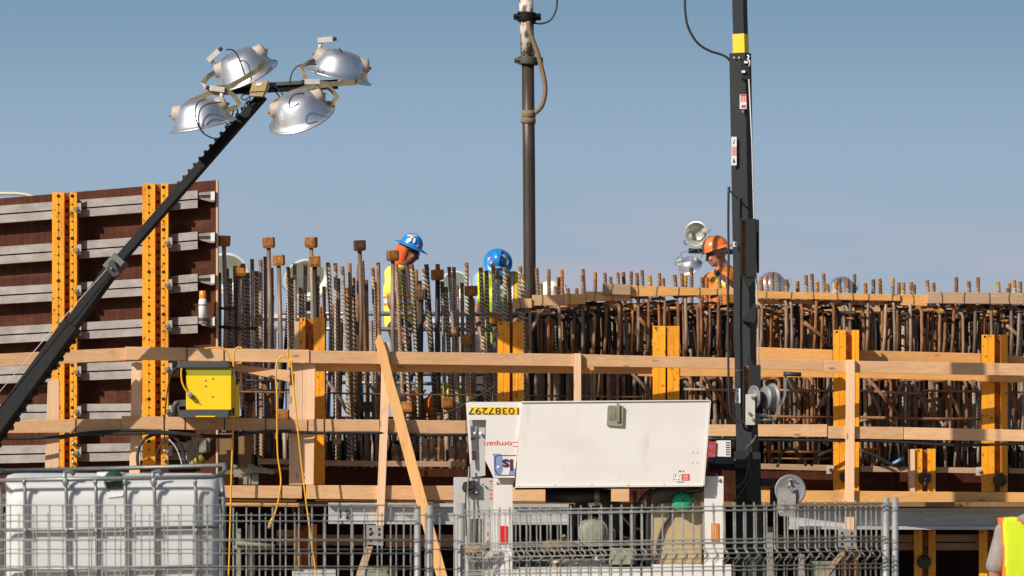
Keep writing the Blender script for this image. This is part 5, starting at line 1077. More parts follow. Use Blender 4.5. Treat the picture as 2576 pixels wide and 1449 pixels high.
# bay interior
m = MB(); m.tube([P(1372, 1247, DT + .25), P(1537, 1248, DT + .25)], .060, 24); m.mat(1); m.tube([P(1494, 1247, DT + .25), P(1508, 1247, DT + .25)], .0625, 24); m.mat(2); c = P(1501, 1266, DT + .2); m.box(c, (.04, .03, .03))
m.build('muffler', [RUB, STL, STL], tr, bev=0)
m = MB(); m.poly([(1640, 1290), (1655, 1268), (1690, 1262), (1700, 1245), (1745, 1248), (1762, 1265), (1768, 1300), (1766, 1420), (1640, 1420)], DT + .12, .4); tk = m.build('fuel_tank', TAN, tr, bev=.02)
m = MB(); m.poly([(1629, 1232), (1770, 1230), (1770, 1262), (1700, 1262), (1655, 1270), (1640, 1290), (1636, 1420), (1626, 1420)], DT + .3, .2); m.build('tank_shoulder', TAN, tr, bev=.015)
c = P(1715, 1262, DT + .03); m = MB(); m.lathe([(.001, -.05), (.06, -.048), (.088, -.03), (.088, .02), (.001, .02)], c, (0, 1, -.1), 8); m.mat(1).lathe([(.084, 0), (.095, .03), (.095, .09)], c, (0, 1, -.1), 20); m.mat(1).ell(c + Vector((.01, -.05, .01)), (.009, .006, .009)); m.build('tank_cap', [GRN, RUB], tr)
for pts, rr in (((( 1690, 1270), (1684, 1300), (1668, 1325), (1656, 1365), (1650, 1400), (1640, 1430)), .014), (((1595, 1235), (1597, 1260), (1596, 1420)), .016), (((1640, 1232), (1622, 1245), (1605, 1270), (1598, 1300)), .016), (((1700, 1228), (1650, 1236), (1632, 1262), (1630, 1420)), .020), (((1725, 1243), (1760, 1237), (1775, 1230)), .008), (((1555, 1290), (1575, 1310), (1590, 1325), (1620, 1335)), .012)):
    cable(None, [P(x, y, DT + .1) for x, y in pts], rr, RUB, '').build('hose', RUB, tr)
m = MB(); c = P(1492, 1338, DT + .15); m.lathe([(.001, -.03), (.06, -.035), (.11, -.02), (.11, .03), (.001, .03)], c, (0, 1, 0), 28); m.lathe([(.112, -.012), (.128, -.012), (.128, .02), (.112, .02)], c, (0, 1, 0), 28); c = P(1525, 1345, DT + .25); m.lathe([(.001, -.03), (.085, -.03), (.085, .03), (.001, .03)], c, (0, 1, 0), 24); m.build('pulley_wheel', OLG, tr)
m = MB(); m.tube([P(1306, 1376, DT + .25), P(1435, 1372, DT + .25)], [.055, .052], 16); m.build('exhaust_pipe', RUST, tr)
random.seed(5)
for i in range(44):
    m = MB(); x = random.uniform(1300, 1625); y = random.choice((random.uniform(1345, 1425), random.uniform(1395, 1430))); w = random.uniform(6, 26); hh = random.uniform(3, 11)
    c = P(x, y, DT + random.uniform(.15, .6)); q_ = Matrix.Rotation(random.uniform(-.5, .5), 3, 'Y') @ Matrix.Rotation(random.uniform(-.8, .8), 3, 'Z')
    if i % 3: m.box(c, (w / 280, .06, hh / 280), q_)
    else: m.tube([c, c + q_ @ Vector((w / 200, 0, 0))], hh / 900, 8)
    m.build('engine_part', random.choice((OLG, OLG, DGR, RUST, RUST, WGR)), tr, bev=.002)
m = MB(); m.poly([(1536, 1378), (1595, 1380), (1596, 1420), (1532, 1421)], DT + .1, .2); m.build('battery_box', OLG, tr, bev=.006)
m = MB(); m.box(P(1440, 1480, DT + .9), (1.1, 1.2, .5)); m.rect(1431, 1268, 1445, 1420, DT + .5, .05); m.rect(1447, 1262, 1480, 1330, DT + .7, .1); m.rect(1512, 1262, 1560, 1340, DT + .72, .1); m.build('engine_block', DGR, tr, bev=.006)
m = MB(); m.rect(1291, 1427, 1770, 1431, DT, .7); m.build('floor_pan', WGR, tr)
m = MB(); m.poly([(1296, 1228), (1769, 1224), (1769, 1228), (1296, 1232)], DT - .1, .8); m.build('top_frame', BLK, tr)
t = T('red_blue_notice', P(1815, 1145, 49.9), 'torn red and white notice sheets hanging between trailer and mast', 'sign')
m = MB(); m.poly([(1784, 1110), (1801, 1111), (1799, 1150), (1780, 1152)], 49.9, .004); m.build('red_sheet', M('red_print', (.55, .03, .02), .6, var=(.15, .15, .35), vs=(30, 30, 30), amt=.8, lo=.5, hi=.55), t)
m = MB(); m.poly([(1803, 1108), (1838, 1108), (1838, 1149), (1800, 1148)], 49.92, .004); m.mat(1)
for i in range(6): m.rect(1826, 1112 + i * 6, 1836, 1115 + i * 6, 49.918, .001)
m.mat(2).rect(1800, 1110, 1803, 1140, 49.918, .001); m.build('white_sheet', [WLB, NVY, CRD], t)

# painted writing on the beam
t12 = text('12', 866, 1295, 21, fr(866) + .023, BKI, ab2, 'painted_number', sx=1.3)
text('ILE', 1030, 1298, 8, fr(1030) + .023, GRI, ab2, 'painted_letters', sx=1.3)

# ------------------------------------------------------------------ people
def remesh(o, vox, sm=4):
    a = o.modifiers.new('r', 'REMESH'); a.mode = 'VOXEL'; a.voxel_size = vox; a.use_smooth_shade = True
    b = o.modifiers.new('s', 'SMOOTH'); b.iterations = sm; b.factor = .5
    dg = bpy.context.evaluated_depsgraph_get(); me = bpy.data.meshes.new_from_object(o.evaluated_get(dg)); o.modifiers.clear()
    mats = list(o.data.materials); o.data = me
    me.materials.clear()
    for x in mats: me.materials.append(x)
    for p in me.polygons: p.use_smooth = True; p.material_index = 0
    return o
def helmet(parent, c, up, fwd, mat, brim_full=True, s=1.0, stickers=(), peak=-1):
    up = Vector(up).normalized(); f = Vector(fwd); f = (f - up * f.dot(up)).normalized(); l = up.cross(f); c = Vector(c)
    n = 32; m = MB(); prof = []
    for i in range(9): a = i / 8 * math.pi / 2; prof.append((math.cos(a), math.sin(a)))
    vs = []
    for (r, h) in prof:
        for j in range(n):
            w = 2 * math.pi * j / n; rg = 1 + (.05 * max(0, 1 - abs(math.sin(w)) * 5) * (h > .3) * (1 if h < .97 else 0))
            vs.append(c + (f * math.cos(w) * (.118 if brim_full else .128) * r * rg + l * math.sin(w) * (.098 if brim_full else .108) * r * rg + up * (.128 * h)) * s)
    m.add(vs, [[i * n + j, i * n + (j + 1) % n, (i + 1) * n + (j + 1) % n, (i + 1) * n + j] for i in range(8) for j in range(n)], True)
    vs = []
    for (k, dz) in ((.99, .004), (1.0, -.004), (1.0, -.004), (.99, -.010)):
        pass
    for (ex, dz) in ((0, .006), (1, -.012), (1.02, -.018), (0, -.006)):
        for j in range(n):
            w = 2 * math.pi * j / n
            if brim_full: e_ = .050 + .012 * max(0, math.cos(w))
            else: e_ = .006 + .062 * max(0, peak * math.cos(w)) ** 1.5
            vs.append(c + (f * math.cos(w) * (.128 + e_ * ex) + l * math.sin(w) * (.108 + e_ * ex * .85) + up * dz) * s)
    m.add(vs, [[i * n + j, i * n + (j + 1) % n, (i + 1) * n + (j + 1) % n, (i + 1) * n + j] for i in range(3) for j in range(n)], True)
    ho = m.build('hard_hat', mat, parent)
    for (az, el, rx, rz, mt, rot) in stickers:
        a, e_ = R(az), R(el); nv = (f * math.cos(a) * math.cos(e_) / .128 + l * math.sin(a) * math.cos(e_) / .108 + up * math.sin(e_) / .125).normalized()
        pc = c + (f * math.cos(a) * math.cos(e_) * .128 + l * math.sin(a) * math.cos(e_) * .108 + up * math.sin(e_) * .125) * s
        t1 = nv.cross(up).normalized(); t2 = nv.cross(t1); mm = MB(); ring = []
        ca, sa = math.cos(R(rot)), math.sin(R(rot)); u1 = t1 * ca + t2 * sa; u2 = -t1 * sa + t2 * ca
        for k_ in range(14):
            w = 2 * math.pi * k_ / 14; qx, qz = math.cos(w) * rx, math.sin(w) * rz
            ring.append(pc + u1 * qx + u2 * qz + nv * (.0035 - (qx * qx + qz * qz) / .24))
        mm.add([pc + nv * .0045] + ring, [[0, i + 1, (i + 1) % 14 + 1] for i in range(14)], True); mm.build('helmet_sticker', mt, ho, recalc=False)
    return ho
def head(m, c, up, f, s=1.0):
    up = Vector(up).normalized(); f = Vector(f); f = (f - up * f.dot(up)).normalized(); l = up.cross(f); q = Matrix((f, l, up)).transposed(); c = Vector(c)
    m.ell(c + up * .02, (.098 * s, .078 * s, .105 * s), q, 20, 14); m.ell(c + f * .035 - up * .055, (.062, .058, .062), q, 16, 10); m.ell(c + f * .065 - up * .092, (.026, .030, .024), q)
    m.ell(c + f * .100 - up * .018, (.016, .013, .028), q); m.ell(c + f * .112 - up * .034, (.016, .015, .013), q); m.ell(c + f * .083 + up * .018, (.018, .055, .012), q)
    m.ell(c + f * .090 - up * .060, (.014, .024, .008), q); m.ell(c + f * .088 - up * .072, (.013, .021, .008), q)
    for sg in (-1, 1): m.ell(c + l * sg * .079 - up * .01 - f * .008, (.020, .010, .032), q); m.ell(c + l * sg * .045 + f * .068 - up * .035, (.022, .022, .022), q); m.ell(c + l * sg * .032 + f * .086 - up * .002, (.010, .014, .009), q)
def hand(m, wr, d, curl, side):
    wr = Vector(wr); d = Vector(d).normalized(); curl = Vector(curl).normalized(); l = d.cross(curl).normalized() * side
    m.ell(wr + d * .05, (.03, .03, .03)); m.cap(wr, wr + d * .07, .024, .027)
    for i, (L_, off) in enumerate(((.072, .030), (.082, .010), (.076, -.011), (.060, -.030))):
        a = wr + d * .080 + l * off; b = a + d * L_ * .5 + curl * .010; c_ = b + d * L_ * .32 + curl * .026; m.cap(a, b, .0098, .009, 8); m.cap(b, c_, .009, .0078, 8)
    a = wr + d * .025 + l * .03; b = a + d * .035 + l * .028 + curl * .01; m.cap(a, b, .013, .011, 8); m.cap(b, b + d * .03 + curl * .012, .011, .009, 8)
def person(label, J, cols, vox=.010, mat_fn=None, vmats=None, face=None, skin=SKN, sleeves=True, group=None, legmat=None):
    """J: joint dict in world space"""
    root = Vector(J['root']); t_ = T('person', root, label, 'person', group)
    b = MB(); head(b, J['head'], J['hup'], J['hf']); b.cap(J['neck'], Vector(J['head']) - Vector(J['hup']).normalized() * .04, .055, .052)
    ch, pe = Vector(J['chest']), Vector(J['pelvis']); b.cap(ch, pe, .13, .125, 16)
    for s_ in ('l', 'r'):
        sh, el, wr = Vector(J[s_ + 'sh']), Vector(J[s_ + 'el']), Vector(J[s_ + 'wr']); b.cap(ch, sh, .09, .062); b.cap(Vector(J['neck']), sh, .05, .055); b.cap(sh, el, .052, .040); b.cap(el, wr, .040, .027)
        hand(b, wr, (wr - el), J.get('curl', (0, -1, 0)), 1 if s_ == 'l' else -1)
        hp, kn, an = Vector(J[s_ + 'hp']), Vector(J[s_ + 'kn']), Vector(J[s_ + 'an']); b.cap(pe, hp, .11, .095); b.cap(hp, kn, .09, .058); b.cap(kn, an, .056, .038); b.cap(an, an + Vector(J['ff']) * .16 + Vector((0, 0, -.05)), .045, .035)
    bo = b.build('body', skin, t_, recalc=False); remesh(bo, vox)
    v = MB(); v.cap(ch, pe, .158, .150, 18); v.cap(ch + Vector((0, 0, .0)), Vector(J['neck']) * .45 + ch * .55, .15, .11, 16)
    for s_ in ('l', 'r'):
        sh, el = Vector(J[s_ + 'sh']), Vector(J[s_ + 'el']); v.cap(ch, sh, .115, .085); v.cap(Vector(J['neck']) - Vector((0, 0, .03)), sh, .06, .078)
        if sleeves: v.cap(sh, sh.lerp(el, sleeves if sleeves is not True else .55), .078, .070)
    vo = v.build('vest', cols, t_, recalc=False); remesh(vo, vox * 1.1, 3)
    if mat_fn:
        org = Vector(vo['_w'])
        for p in vo.data.polygons: p.material_index = mat_fn(Vector(p.center) + org, Vector(p.normal))
    tr_ = MB(); tr_.cap(pe, pe + Vector((0, 0, .04)), .148, .145, 16)
    for s_ in ('l', 'r'): hp, kn, an = Vector(J[s_ + 'hp']), Vector(J[s_ + 'kn']), Vector(J[s_ + 'an']); tr_.cap(pe, hp, .135, .115); tr_.cap(hp, kn, .108, .080); tr_.cap(kn, an, .080, .068)
    to = tr_.build('trousers', legmat or PNT, t_, recalc=False); remesh(to, vox * 1.4, 3)
    bt = MB()
    for s_ in ('l', 'r'): an = Vector(J[s_ + 'an']); bt.cap(an, an + Vector(J['ff']) * .17 + Vector((0, 0, -.05)), .062, .05)
    bto = bt.build('boots', RUST, t_, recalc=False); remesh(bto, .014, 2)
    return t_
def glasses(parent, c, up, f, wrap=True, clear=False):
    up = Vector(up).normalized(); f = Vector(f); f = (f - up * f.dot(up)).normalized(); l = up.cross(f); c = Vector(c); m = MB()
    q = Matrix((f, l, up)).transposed()
    for sg in (-1, 1):
        m.ell(c + f * .092 + l * sg * .036 + up * .002, (.012, .033, .019), q); m.tube([c + f * .080 + l * sg * .066 + up * .008, c + f * .03 + l * sg * .086 + up * .006, c - f * .02 + l * sg * .085 - up * .002], .005, 6)
    m.build('safety_glasses', GLS, parent)
def stand(root, lean=(0, 0, 0), fdir=(1, 0, 0), h=1.0):
    r = Vector(root); f = Vector(fdir).normalized(); l = Vector((0, 0, 1)).cross(f); ln = Vector(lean); J = dict(root=r, ff=f)
    z = lambda k_: Vector((0, 0, k_ * h))
    J['pelvis'] = r + z(.96) + ln * .1; J['chest'] = r + z(1.30) + ln * .6; J['neck'] = r + z(1.50) + ln * .95; J['head'] = r + z(1.63) + ln * 1.2 + f * .02; J['hup'] = (0, 0, 1); J['hf'] = f
    for s_, sg in (('l', 1), ('r', -1)):
        J[s_ + 'sh'] = r + z(1.43) + l * sg * .19 + ln * .9; J[s_ + 'el'] = J[s_ + 'sh'] + l * sg * .05 + f * .05 - z(.29); J[s_ + 'wr'] = J[s_ + 'el'] + f * .2 - z(.12)
        J[s_ + 'hp'] = r + z(.90) + l * sg * .095 + ln * .05; J[s_ + 'kn'] = r + z(.5) + l * sg * .11 + f * .03; J[s_ + 'an'] = r + z(.10) + l * sg * .11
    return J
CLR = VY
# worker 1: blue hat, yellow vest, in profile to the right, head bowed
dW = 54.0; k_ = F / dW
hc = P(1029, 630, dW)
r1 = Vector((P(1008, 0, dW).x, dW, 2.26)); J = stand(r1, (.05, 0, 0), (1, -.12, 0))
J['neck'] = P(1014, 668, dW); J['head'] = hc; J['hup'] = Vector((.40, -.05, .92)); J['hf'] = Vector((.85, -.18, -.40))
J['chest'] = P(1005, 728, dW); J['pelvis'] = P(1006, 815, dW); J['rsh'] = P(988, 690, dW - .17); J['lsh'] = P(1025, 690, dW + .16); J['rel'] = P(984, 765, dW - .25); J['rwr'] = P(1010, 830, dW - .28); J['lel'] = P(1045, 760, dW + .2); J['lwr'] = P(1070, 800, dW + .05)
for s_, sg in (('l', 1), ('r', -1)): J[s_ + 'hp'] = J['pelvis'] + Vector((.0, sg * .1, -.06)); J[s_ + 'kn'] = J[s_ + 'hp'] + Vector((.05, sg * .02, -.44)); J[s_ + 'an'] = J[s_ + 'hp'] + Vector((0, sg * .03, -.86)); 
J['root'] = Vector((J['pelvis'].x, dW, J['lan'].z - .09))
zc = P(0, 757, dW).z
def fn1(c, n):
    a = abs(c.z - zc)
    if a < .022: return 2
    if a < .042: return 1
    u = c.x - P(1020, 0, dW).x
    if c.z > zc + .04:
        w = abs(u - (c.z - zc) * -.16 - .06)
        if w < .009: return 2
        if w < .024: return 1
    zc2 = P(0, 672, dW).z
    return 0
w1 = person('worker in yellow vest and stickered blue hard hat, standing with head bowed', J, [VY, VO, SIL], mat_fn=fn1, skin=SKD)
helmet(w1, hc + J['hup'].normalized() * .05, J['hup'], J['hf'], HB, True, .93, [(-100, 22, .022, .022, WLB, 0), (-75, 30, .012, .028, WLB, 10), (-115, 45, .03, .012, WLB, 20), (-85, 62, .03, .008, WLB, 0), (-50, 12, .018, .012, M('sticker_pink', (.55, .30, .28), .5), 30), (-93, 40, .011, .022, M('sticker_yellow', (.7, .66, .35), .5), -30)])
glasses(w1, hc, J['hup'], J['hf'])
m = MB(); m.cap(hc + Vector((-.075, 0, .02)), P(1006, 662, dW), .055, .06, 14); m.cap(hc + Vector((-.04, -.03, .0)), P(1010, 658, dW), .06, .055, 14); ho = m.build('hood', HDR, w1, recalc=False); remesh(ho, .010, 3)
# worker 2: blue hat, bending toward the camera
dW = 53.6; hc = P(1253, 657, dW)
r2 = Vector((P(1250, 0, dW).x, dW + .35, 2.26)); J = stand(r2, (0, 0, 0), (0, -1, 0)); J['head'] = hc + Vector((0, .07, -.045)); J['hup'] = Vector((.06, -.80, .60)); J['hf'] = Vector((0, -.5, -.85))
J['neck'] = P(1252, 688, dW + .12); J['chest'] = P(1251, 745, dW + .16); J['pelvis'] = P(1251, 845, dW + .35); J['lsh'] = P(1291, 704, dW + .1); J['rsh'] = P(1210, 706, dW + .1); J['lel'] = P(1302, 785, dW + .02); J['rel'] = P(1200, 788, dW + .02); J['lwr'] = P(1290, 850, dW - .1); J['rwr'] = P(1212, 850, dW - .1)
for s_, sg in (('l', 1), ('r', -1)): J[s_ + 'hp'] = J['pelvis'] + Vector((sg * .1, 0, -.05)); J[s_ + 'kn'] = J[s_ + 'hp'] + Vector((sg * .02, -.05, -.42)); J[s_ + 'an'] = J[s_ + 'hp'] + Vector((sg * .02, 0, -.78))
J['root'] = Vector((J['pelvis'].x, J['pelvis'].y, J['lan'].z - .09))
x0_ = P(1251, 0, dW).x
def fn2(c, n):
    a = abs(c.x - x0_)
    if c.x - x0_ > .19 or c.x - x0_ < -.19: return 4 if c.x < x0_ else 1
    if a < .052: return 3
    if a < .075: return 0
    if .125 < a < .15: return 2
    if .11 < a < .165: return 1 if c.x > x0_ else 0
    return 0
w2 = person('worker in blue hard hat bending forward toward the camera, left of the pump pipe', J, [VL, VO, SIL, M('teal_shirt', (.05, .16, .24), .8, var=(.6, .6, .6), vs=(4, 4, 30), amt=.8, lo=.52, hi=.56), SHB], mat_fn=fn2, skin=SKD)
RDS = M('sticker_red', (.62, .05, .07), .5, var=(.8, .8, .8), vs=(60, 60, 60), amt=1, lo=.5, hi=.52)
helmet(w2, hc, J['hup'], J['hf'], HB, True, .90, [(55, 30, .02, .020, RDS, 0), (-55, 30, .02, .020, RDS, 0), (78, 52, .014, .045, WLB, 0), (-92, 15, .014, .02, RDS, 0), (0, 22, .035, .012, WLB, 0), (95, 30, .012, .02, GRI, 0), (-80, 25, .009, .03, WLB, 0)])
m = MB(); uu = J['hup'].normalized(); ff = (J['hf'] - uu * J['hf'].dot(uu)).normalized(); ll = uu.cross(ff)
m.add([hc + uu * .128 - ff * .05 + ll * .028, hc + uu * .128 - ff * .05 - ll * .028, hc + uu * .125 + ff * .03 - ll * .018, hc + uu * .125 + ff * .03 + ll * .018, hc + uu * .085 + ff * .095, hc + uu * .09 - ff * .06 + ll * .035, hc + uu * .09 - ff * .06 - ll * .035, hc + uu * .07], [[0, 1, 2, 3], [3, 2, 4], [0, 3, 4, 5], [1, 6, 4, 2], [0, 5, 6, 1]]); m.build('hat_ridge', HB, w2)
# worker 3: orange hat, profile left
dW = 54.2; hc = P(1803, 637, dW)
J = stand(Vector((P(1822, 0, dW).x, dW, 2.26)), (0, 0, 0), (-1, 0, 0)); J['head'] = hc; J['hup'] = Vector((-.30, 0, .95)); J['hf'] = Vector((-.96, .10, -.26))
J['neck'] = P(1822, 672, dW); J['chest'] = P(1822, 740, dW); J['pelvis'] = P(1824, 830, dW); J['lsh'] = P(1790, 706, dW + .02); J['rsh'] = P(1868, 706, dW + .10); J['lel'] = P(1783, 775, dW - .1); J['rel'] = P(1880, 780, dW + .1); J['lwr'] = P(1765, 830, dW - .05); J['rwr'] = P(1870, 840, dW)
for s_, sg in (('l', -1), ('r', 1)): J[s_ + 'hp'] = J['pelvis'] + Vector((sg * .1, 0, -.06)); J[s_ + 'kn'] = J[s_ + 'hp'] + Vector((-.03, 0, -.42)); J[s_ + 'an'] = J[s_ + 'hp'] + Vector((0, 0, -.80))
J['root'] = Vector((J['pelvis'].x, dW, J['lan'].z - .09))
def fn3(c, n):
    px_ = c.x / c.y * F + 1288; py_ = HZ - (c.z - CZ) / c.y * F
    if n.y > .35: return 0
    # harness strap then lime and silver stripes running diagonally over the back
    v_ = (py_ - 690) - (px_ - 1800) * .75
    if px_ > 1796:
        if -14 < v_ < 3: return 2
        if 3 <= v_ < 8: return 3
        if 8 <= v_ < 15: return 1
    if 1832 < px_ < 1838 and py_ > 712: return 1
    return 0
w3 = person('worker in orange shirt and orange hard hat facing left, half hidden by the mast', J, [VO, VL, HRN, SIL], mat_fn=fn3, skin=SKN, vox=.008)
WHS = M('round_sticker', (.72, .70, .72), .5)
helmet(w3, hc + J['hup'].normalized() * .045 + Vector((.0, 0, .0)), J['hup'], -Vector(J['hf']), HO, False, 1.0, [(72, 30, .027, .027, WHS, 0), (72, 30, .018, .018, NVY, 0), (73, 31, .011, .011, WHS, 0), (125, 8, .018, .022, WHS, 0), (98, 14, .010, .008, BKI, 0), (40, 32, .012, .03, GRN, 20)], peak=1)
glasses(w3, hc, J['hup'], J['hf'])
uu = J['hup'].normalized(); ff = (J['hf'] - uu * J['hf'].dot(uu)).normalized(); ll = uu.cross(ff); m = MB(); pts = [hc + (ff * math.cos(a) * .102 + ll * math.sin(a) * .082) + uu * (.012 + .004 * math.cos(a)) for a in [R(80 + i * 12) for i in range(17)]]
m.tube(pts, .014, 8); m.build('headband', LOG, w3)
# crouching worker in green-lime vest low behind the bars
dW = 53.2
def crouch(xc_, yc_, dd, label, cols, fn=None):
    J = dict(ff=Vector((-1, 0, 0)), hup=Vector((-.8, -.1, .6)), hf=Vector((-.5, 0, -.85)))
    J['pelvis'] = P(xc_ + 55, yc_ + 30, dd); J['chest'] = P(xc_ - 20, yc_ + 5, dd); J['neck'] = P(xc_ - 62, yc_ + 10, dd); J['head'] = P(xc_ - 92, yc_ + 22, dd)
    J['lsh'] = P(xc_ - 45, yc_ + 12, dd + .17); J['rsh'] = P(xc_ - 45, yc_ + 12, dd - .17); J['lel'] = P(xc_ - 60, yc_ + 75, dd + .18); J['rel'] = P(xc_ - 60, yc_ + 75, dd - .2); J['lwr'] = P(xc_ - 85, yc_ + 115, dd + .1); J['rwr'] = P(xc_ - 85, yc_ + 115, dd - .15)
    for s_, sg in (('l', 1), ('r', -1)): J[s_ + 'hp'] = J['pelvis'] + Vector((0, sg * .1, 0)); J[s_ + 'kn'] = P(xc_ - 10, yc_ + 85, dd + sg * .13); J[s_ + 'an'] = P(xc_ + 45, yc_ + 150, dd + sg * .13)
    J['root'] = Vector((J['pelvis'].x, dd, J['lan'].z - .09)); return person(label, J, cols, mat_fn=fn), J
def fn4(c, n):
    px_ = c.x / c.y * F + 1288
    if px_ < 1092: return 1
    if 1096 < px_ < 1104: return 2
    return 0 if px_ < 1140 else 3
w4, J = crouch(1142, 1002, 52.05, 'crouching worker in lime and orange vest low behind the bars beside the trailer', [VL, VO, SIL, VG], fn4)
helmet(w4, J['head'] + J['hup'].normalized() * .05, J['hup'], J['hf'], HO, True)
# two workers deep inside the cage, only glimpsed
for (x, y, dd, lb, c_) in ((2250, 795, 55.6, 'worker in lime vest glimpsed deep in the cage right of the mast', VL), (1505, 792, 55.6, 'worker in yellow-lime vest glimpsed deep in the cage right of the pump pipe', VL)):
    J = stand(Vector((P(x, 0, dd).x, dd, P(x, y, dd).z - 1.70)), (0, 0, 0), (0, -1, 0)); w = person(lb, J, [c_], vox=.014); helmet(w, J['head'] + Vector((0, 0, .05)), (0, 0, 1), (0, -1, 0), HB, True)
# worker cut by the lower right corner, seen from behind
dW = 44.0; sx_ = F / dW
J = stand(Vector((P(2600, 0, dW).x, dW, 0)), (0, 0, 0), (0, 1, 0)); J['neck'] = P(2602, 1290, dW); J['head'] = P(2604, 1245, dW + .04); J['chest'] = P(2600, 1378, dW); J['pelvis'] = P(2600, 1490, dW)
J['lsh'] = P(2527, 1338, dW); J['lel'] = P(2503, 1436, dW - .03); J['lwr'] = P(2500, 1525, dW + .02); J['rsh'] = P(2675, 1338, dW); J['rel'] = P(2695, 1436, dW); J['rwr'] = P(2690, 1520, dW)
w5 = T('person', Vector(J['root']), 'worker in grey t-shirt and bright lime vest seen from behind at lower right corner', 'person')
b = MB(); head(b, J['head'], (0, 0, 1), (0, 1, 0)); b.cap(J['neck'], J['head'] - Vector((0, 0, .05)), .06, .055)
for s_ in ('l', 'r'):
    b.cap(J[s_ + 'sh'], J[s_ + 'el'], .062, .054); b.cap(J[s_ + 'el'], J[s_ + 'wr'], .052, .032); hand(b, J[s_ + 'wr'], J[s_ + 'wr'] - J[s_ + 'el'], (0, 1, 0), 1 if s_ == 'l' else -1); b.cap(J[s_ + 'hp'], J[s_ + 'kn'], .09, .06); b.cap(J[s_ + 'kn'], J[s_ + 'an'], .06, .04); b.cap(J['pelvis'], J[s_ + 'hp'], .12, .1)
b.cap(J['chest'], J['pelvis'], .14, .13); b.cap(J['chest'], J['lsh'], .09, .07); b.cap(J['chest'], J['rsh'], .09, .07)
remesh(b.build('body', SKN, w5, recalc=False), .009)
b = MB(); b.cap(J['lsh'], J['lsh'].lerp(J['lel'], .86), .076, .082, 16); b.cap(J['rsh'], J['rsh'].lerp(J['rel'], .86), .076, .082, 16); b.cap(J['neck'] - Vector((0, 0, .05)), J['lsh'], .07, .075); b.cap(J['neck'] - Vector((0, 0, .05)), J['rsh'], .07, .075); b.cap(J['chest'], J['pelvis'], .165, .155, 16); b.cap(J['chest'], J['lsh'], .12, .08); b.cap(J['chest'], J['rsh'], .12, .08)
remesh(b.build('tshirt', SHG, w5, recalc=False), .009)
b = MB()
b.poly([(2519, 1304), (2562, 1300), (2590, 1330), (2600, 1345), (2612, 1330), (2640, 1300), (2680, 1304), (2682, 1400), (2676, 1540), (2520, 1540), (2524, 1440), (2527, 1400), (2524, 1350)], dW - .205, .40)
vo = b.build('vest', [VL, VO], w5, recalc=False); remesh(vo, .014, 8)
for p in vo.data.polygons:
    c = Vector(p.center) + Vector(vo['_w']); px_ = c.x / c.y * F + 1288; py_ = HZ - (c.z - CZ) / c.y * F
    edge = 2522 if py_ < 1345 else (2522 + (py_ - 1345) * .09 if py_ < 1400 else 2527)
    p.material_index = 1 if (px_ < edge + 2.2 and py_ > 1300) or (py_ < 1330 and abs(px_ - 2600) < 42 and abs((py_ - 1302) - (px_ - 2562) * .72) < 9 and px_ > 2556) else 0
b = MB()
for s_ in ('l', 'r'): b.cap(J['pelvis'], J[s_ + 'hp'], .15, .12); b.cap(J[s_ + 'hp'], J[s_ + 'kn'], .11, .085); b.cap(J[s_ + 'kn'], J[s_ + 'an'], .085, .07)
remesh(b.build('trousers', PNT, w5, recalc=False), .015)
b = MB()
for s_ in ('l', 'r'): b.cap(J[s_ + 'an'] - Vector((0, 0, .03)), J[s_ + 'an'] + Vector((0, .15, -.05)), .062, .05)
remesh(b.build('boots', RUST, w5, recalc=False), .015)

# ------------------------------------------------------------------ white liquid tote in a cage
DI = 31.6; KB = F / DI
t = T('liquid_tote', P(280, 1700, DI + .45), 'white plastic liquid tote in a galvanised tube cage with dark green cap', 'tote')
def PB(x, y, dep): return P(x, y - dep * 27, DI + dep)       # the tote stands tilted a little forward
m = MB(); ny = 12
prof = [(-.0, 1500), (0, 1260), (.01, 1240), (.05, 1222), (.10, 1214), (.20, 1209), (.45, 1206), (.70, 1209), (.85, 1214), (.93, 1222), (.98, 1245), (.99, 1500)]
vs = []; xsl = [(14, .10), (20, .04), (36, .006), (70, 0), (280, 0), (490, 0), (530, .006), (545, .04), (551, .10)]
for (x, ins) in xsl:
    for (dep, y) in prof: 
        dd = dep + (ins if dep < .5 else -ins); yy_ = y + (ins * 120 if y < 1400 else 0); vs.append(PB(x, yy_, dd))
k = len(prof); fs = [[i * k + j, i * k + j + 1, (i + 1) * k + j + 1, (i + 1) * k + j] for i in range(len(xsl) - 1) for j in range(k - 1)] + [list(range(k)), list(range((len(xsl) - 1) * k, len(xsl) * k))]
m.add(vs, fs, True)
for xr in (200, 360): pass
m.build('tank', TNK, t)
m = MB(); c = PB(279, 1205, .45); m.lathe([(.001, .010), (.078, .010), (.082, .0), (.082, -.06)], c, (0, -.06, 1), 28); m.build('filler_lid', TNK, t)
m = MB(); c = PB(287, 1214, .06); m.lathe([(.001, .05), (.045, .048), (.056, .03), (.058, -.03), (.001, -.03)], c, (0, -.8, .45), 16); 
m.build('drain_cap', DGN, t)
m = MB(); m.poly([(266, 1238), (312, 1238), (308, 1248), (272, 1252)], DI - .004, .02); m.build('sight_label', WLB, t)
for (x0, x1, y0, y1, lb) in ((346, 385, 1290, 1300, 0), (344, 386, 1302, 1345, 1)):
    pass
cg = MB(); r_ = .0125
def tb(pts, r=r_): cg.tube(pts, r, 10)
tb([PB(-6, 1208, -.03), PB(280, 1203, -.03), PB(536, 1199, -.03), PB(553, 1195, .02), PB(566, 1190, .2), PB(564, 1192, .85), PB(545, 1198, 1.0), PB(280, 1206, 1.02), PB(6, 1212, 1.0), PB(-6, 1206, .85), PB(-12, 1208, .1), PB(-6, 1208, -.03)])
for y in (1330, 1429, 1530):
    tb([PB(-8, y + 3, -.03), PB(280, y, -.03), PB(550, y - 6, -.03), PB(562, y - 6, .2), PB(560, y - 3, 1.0)], .010)
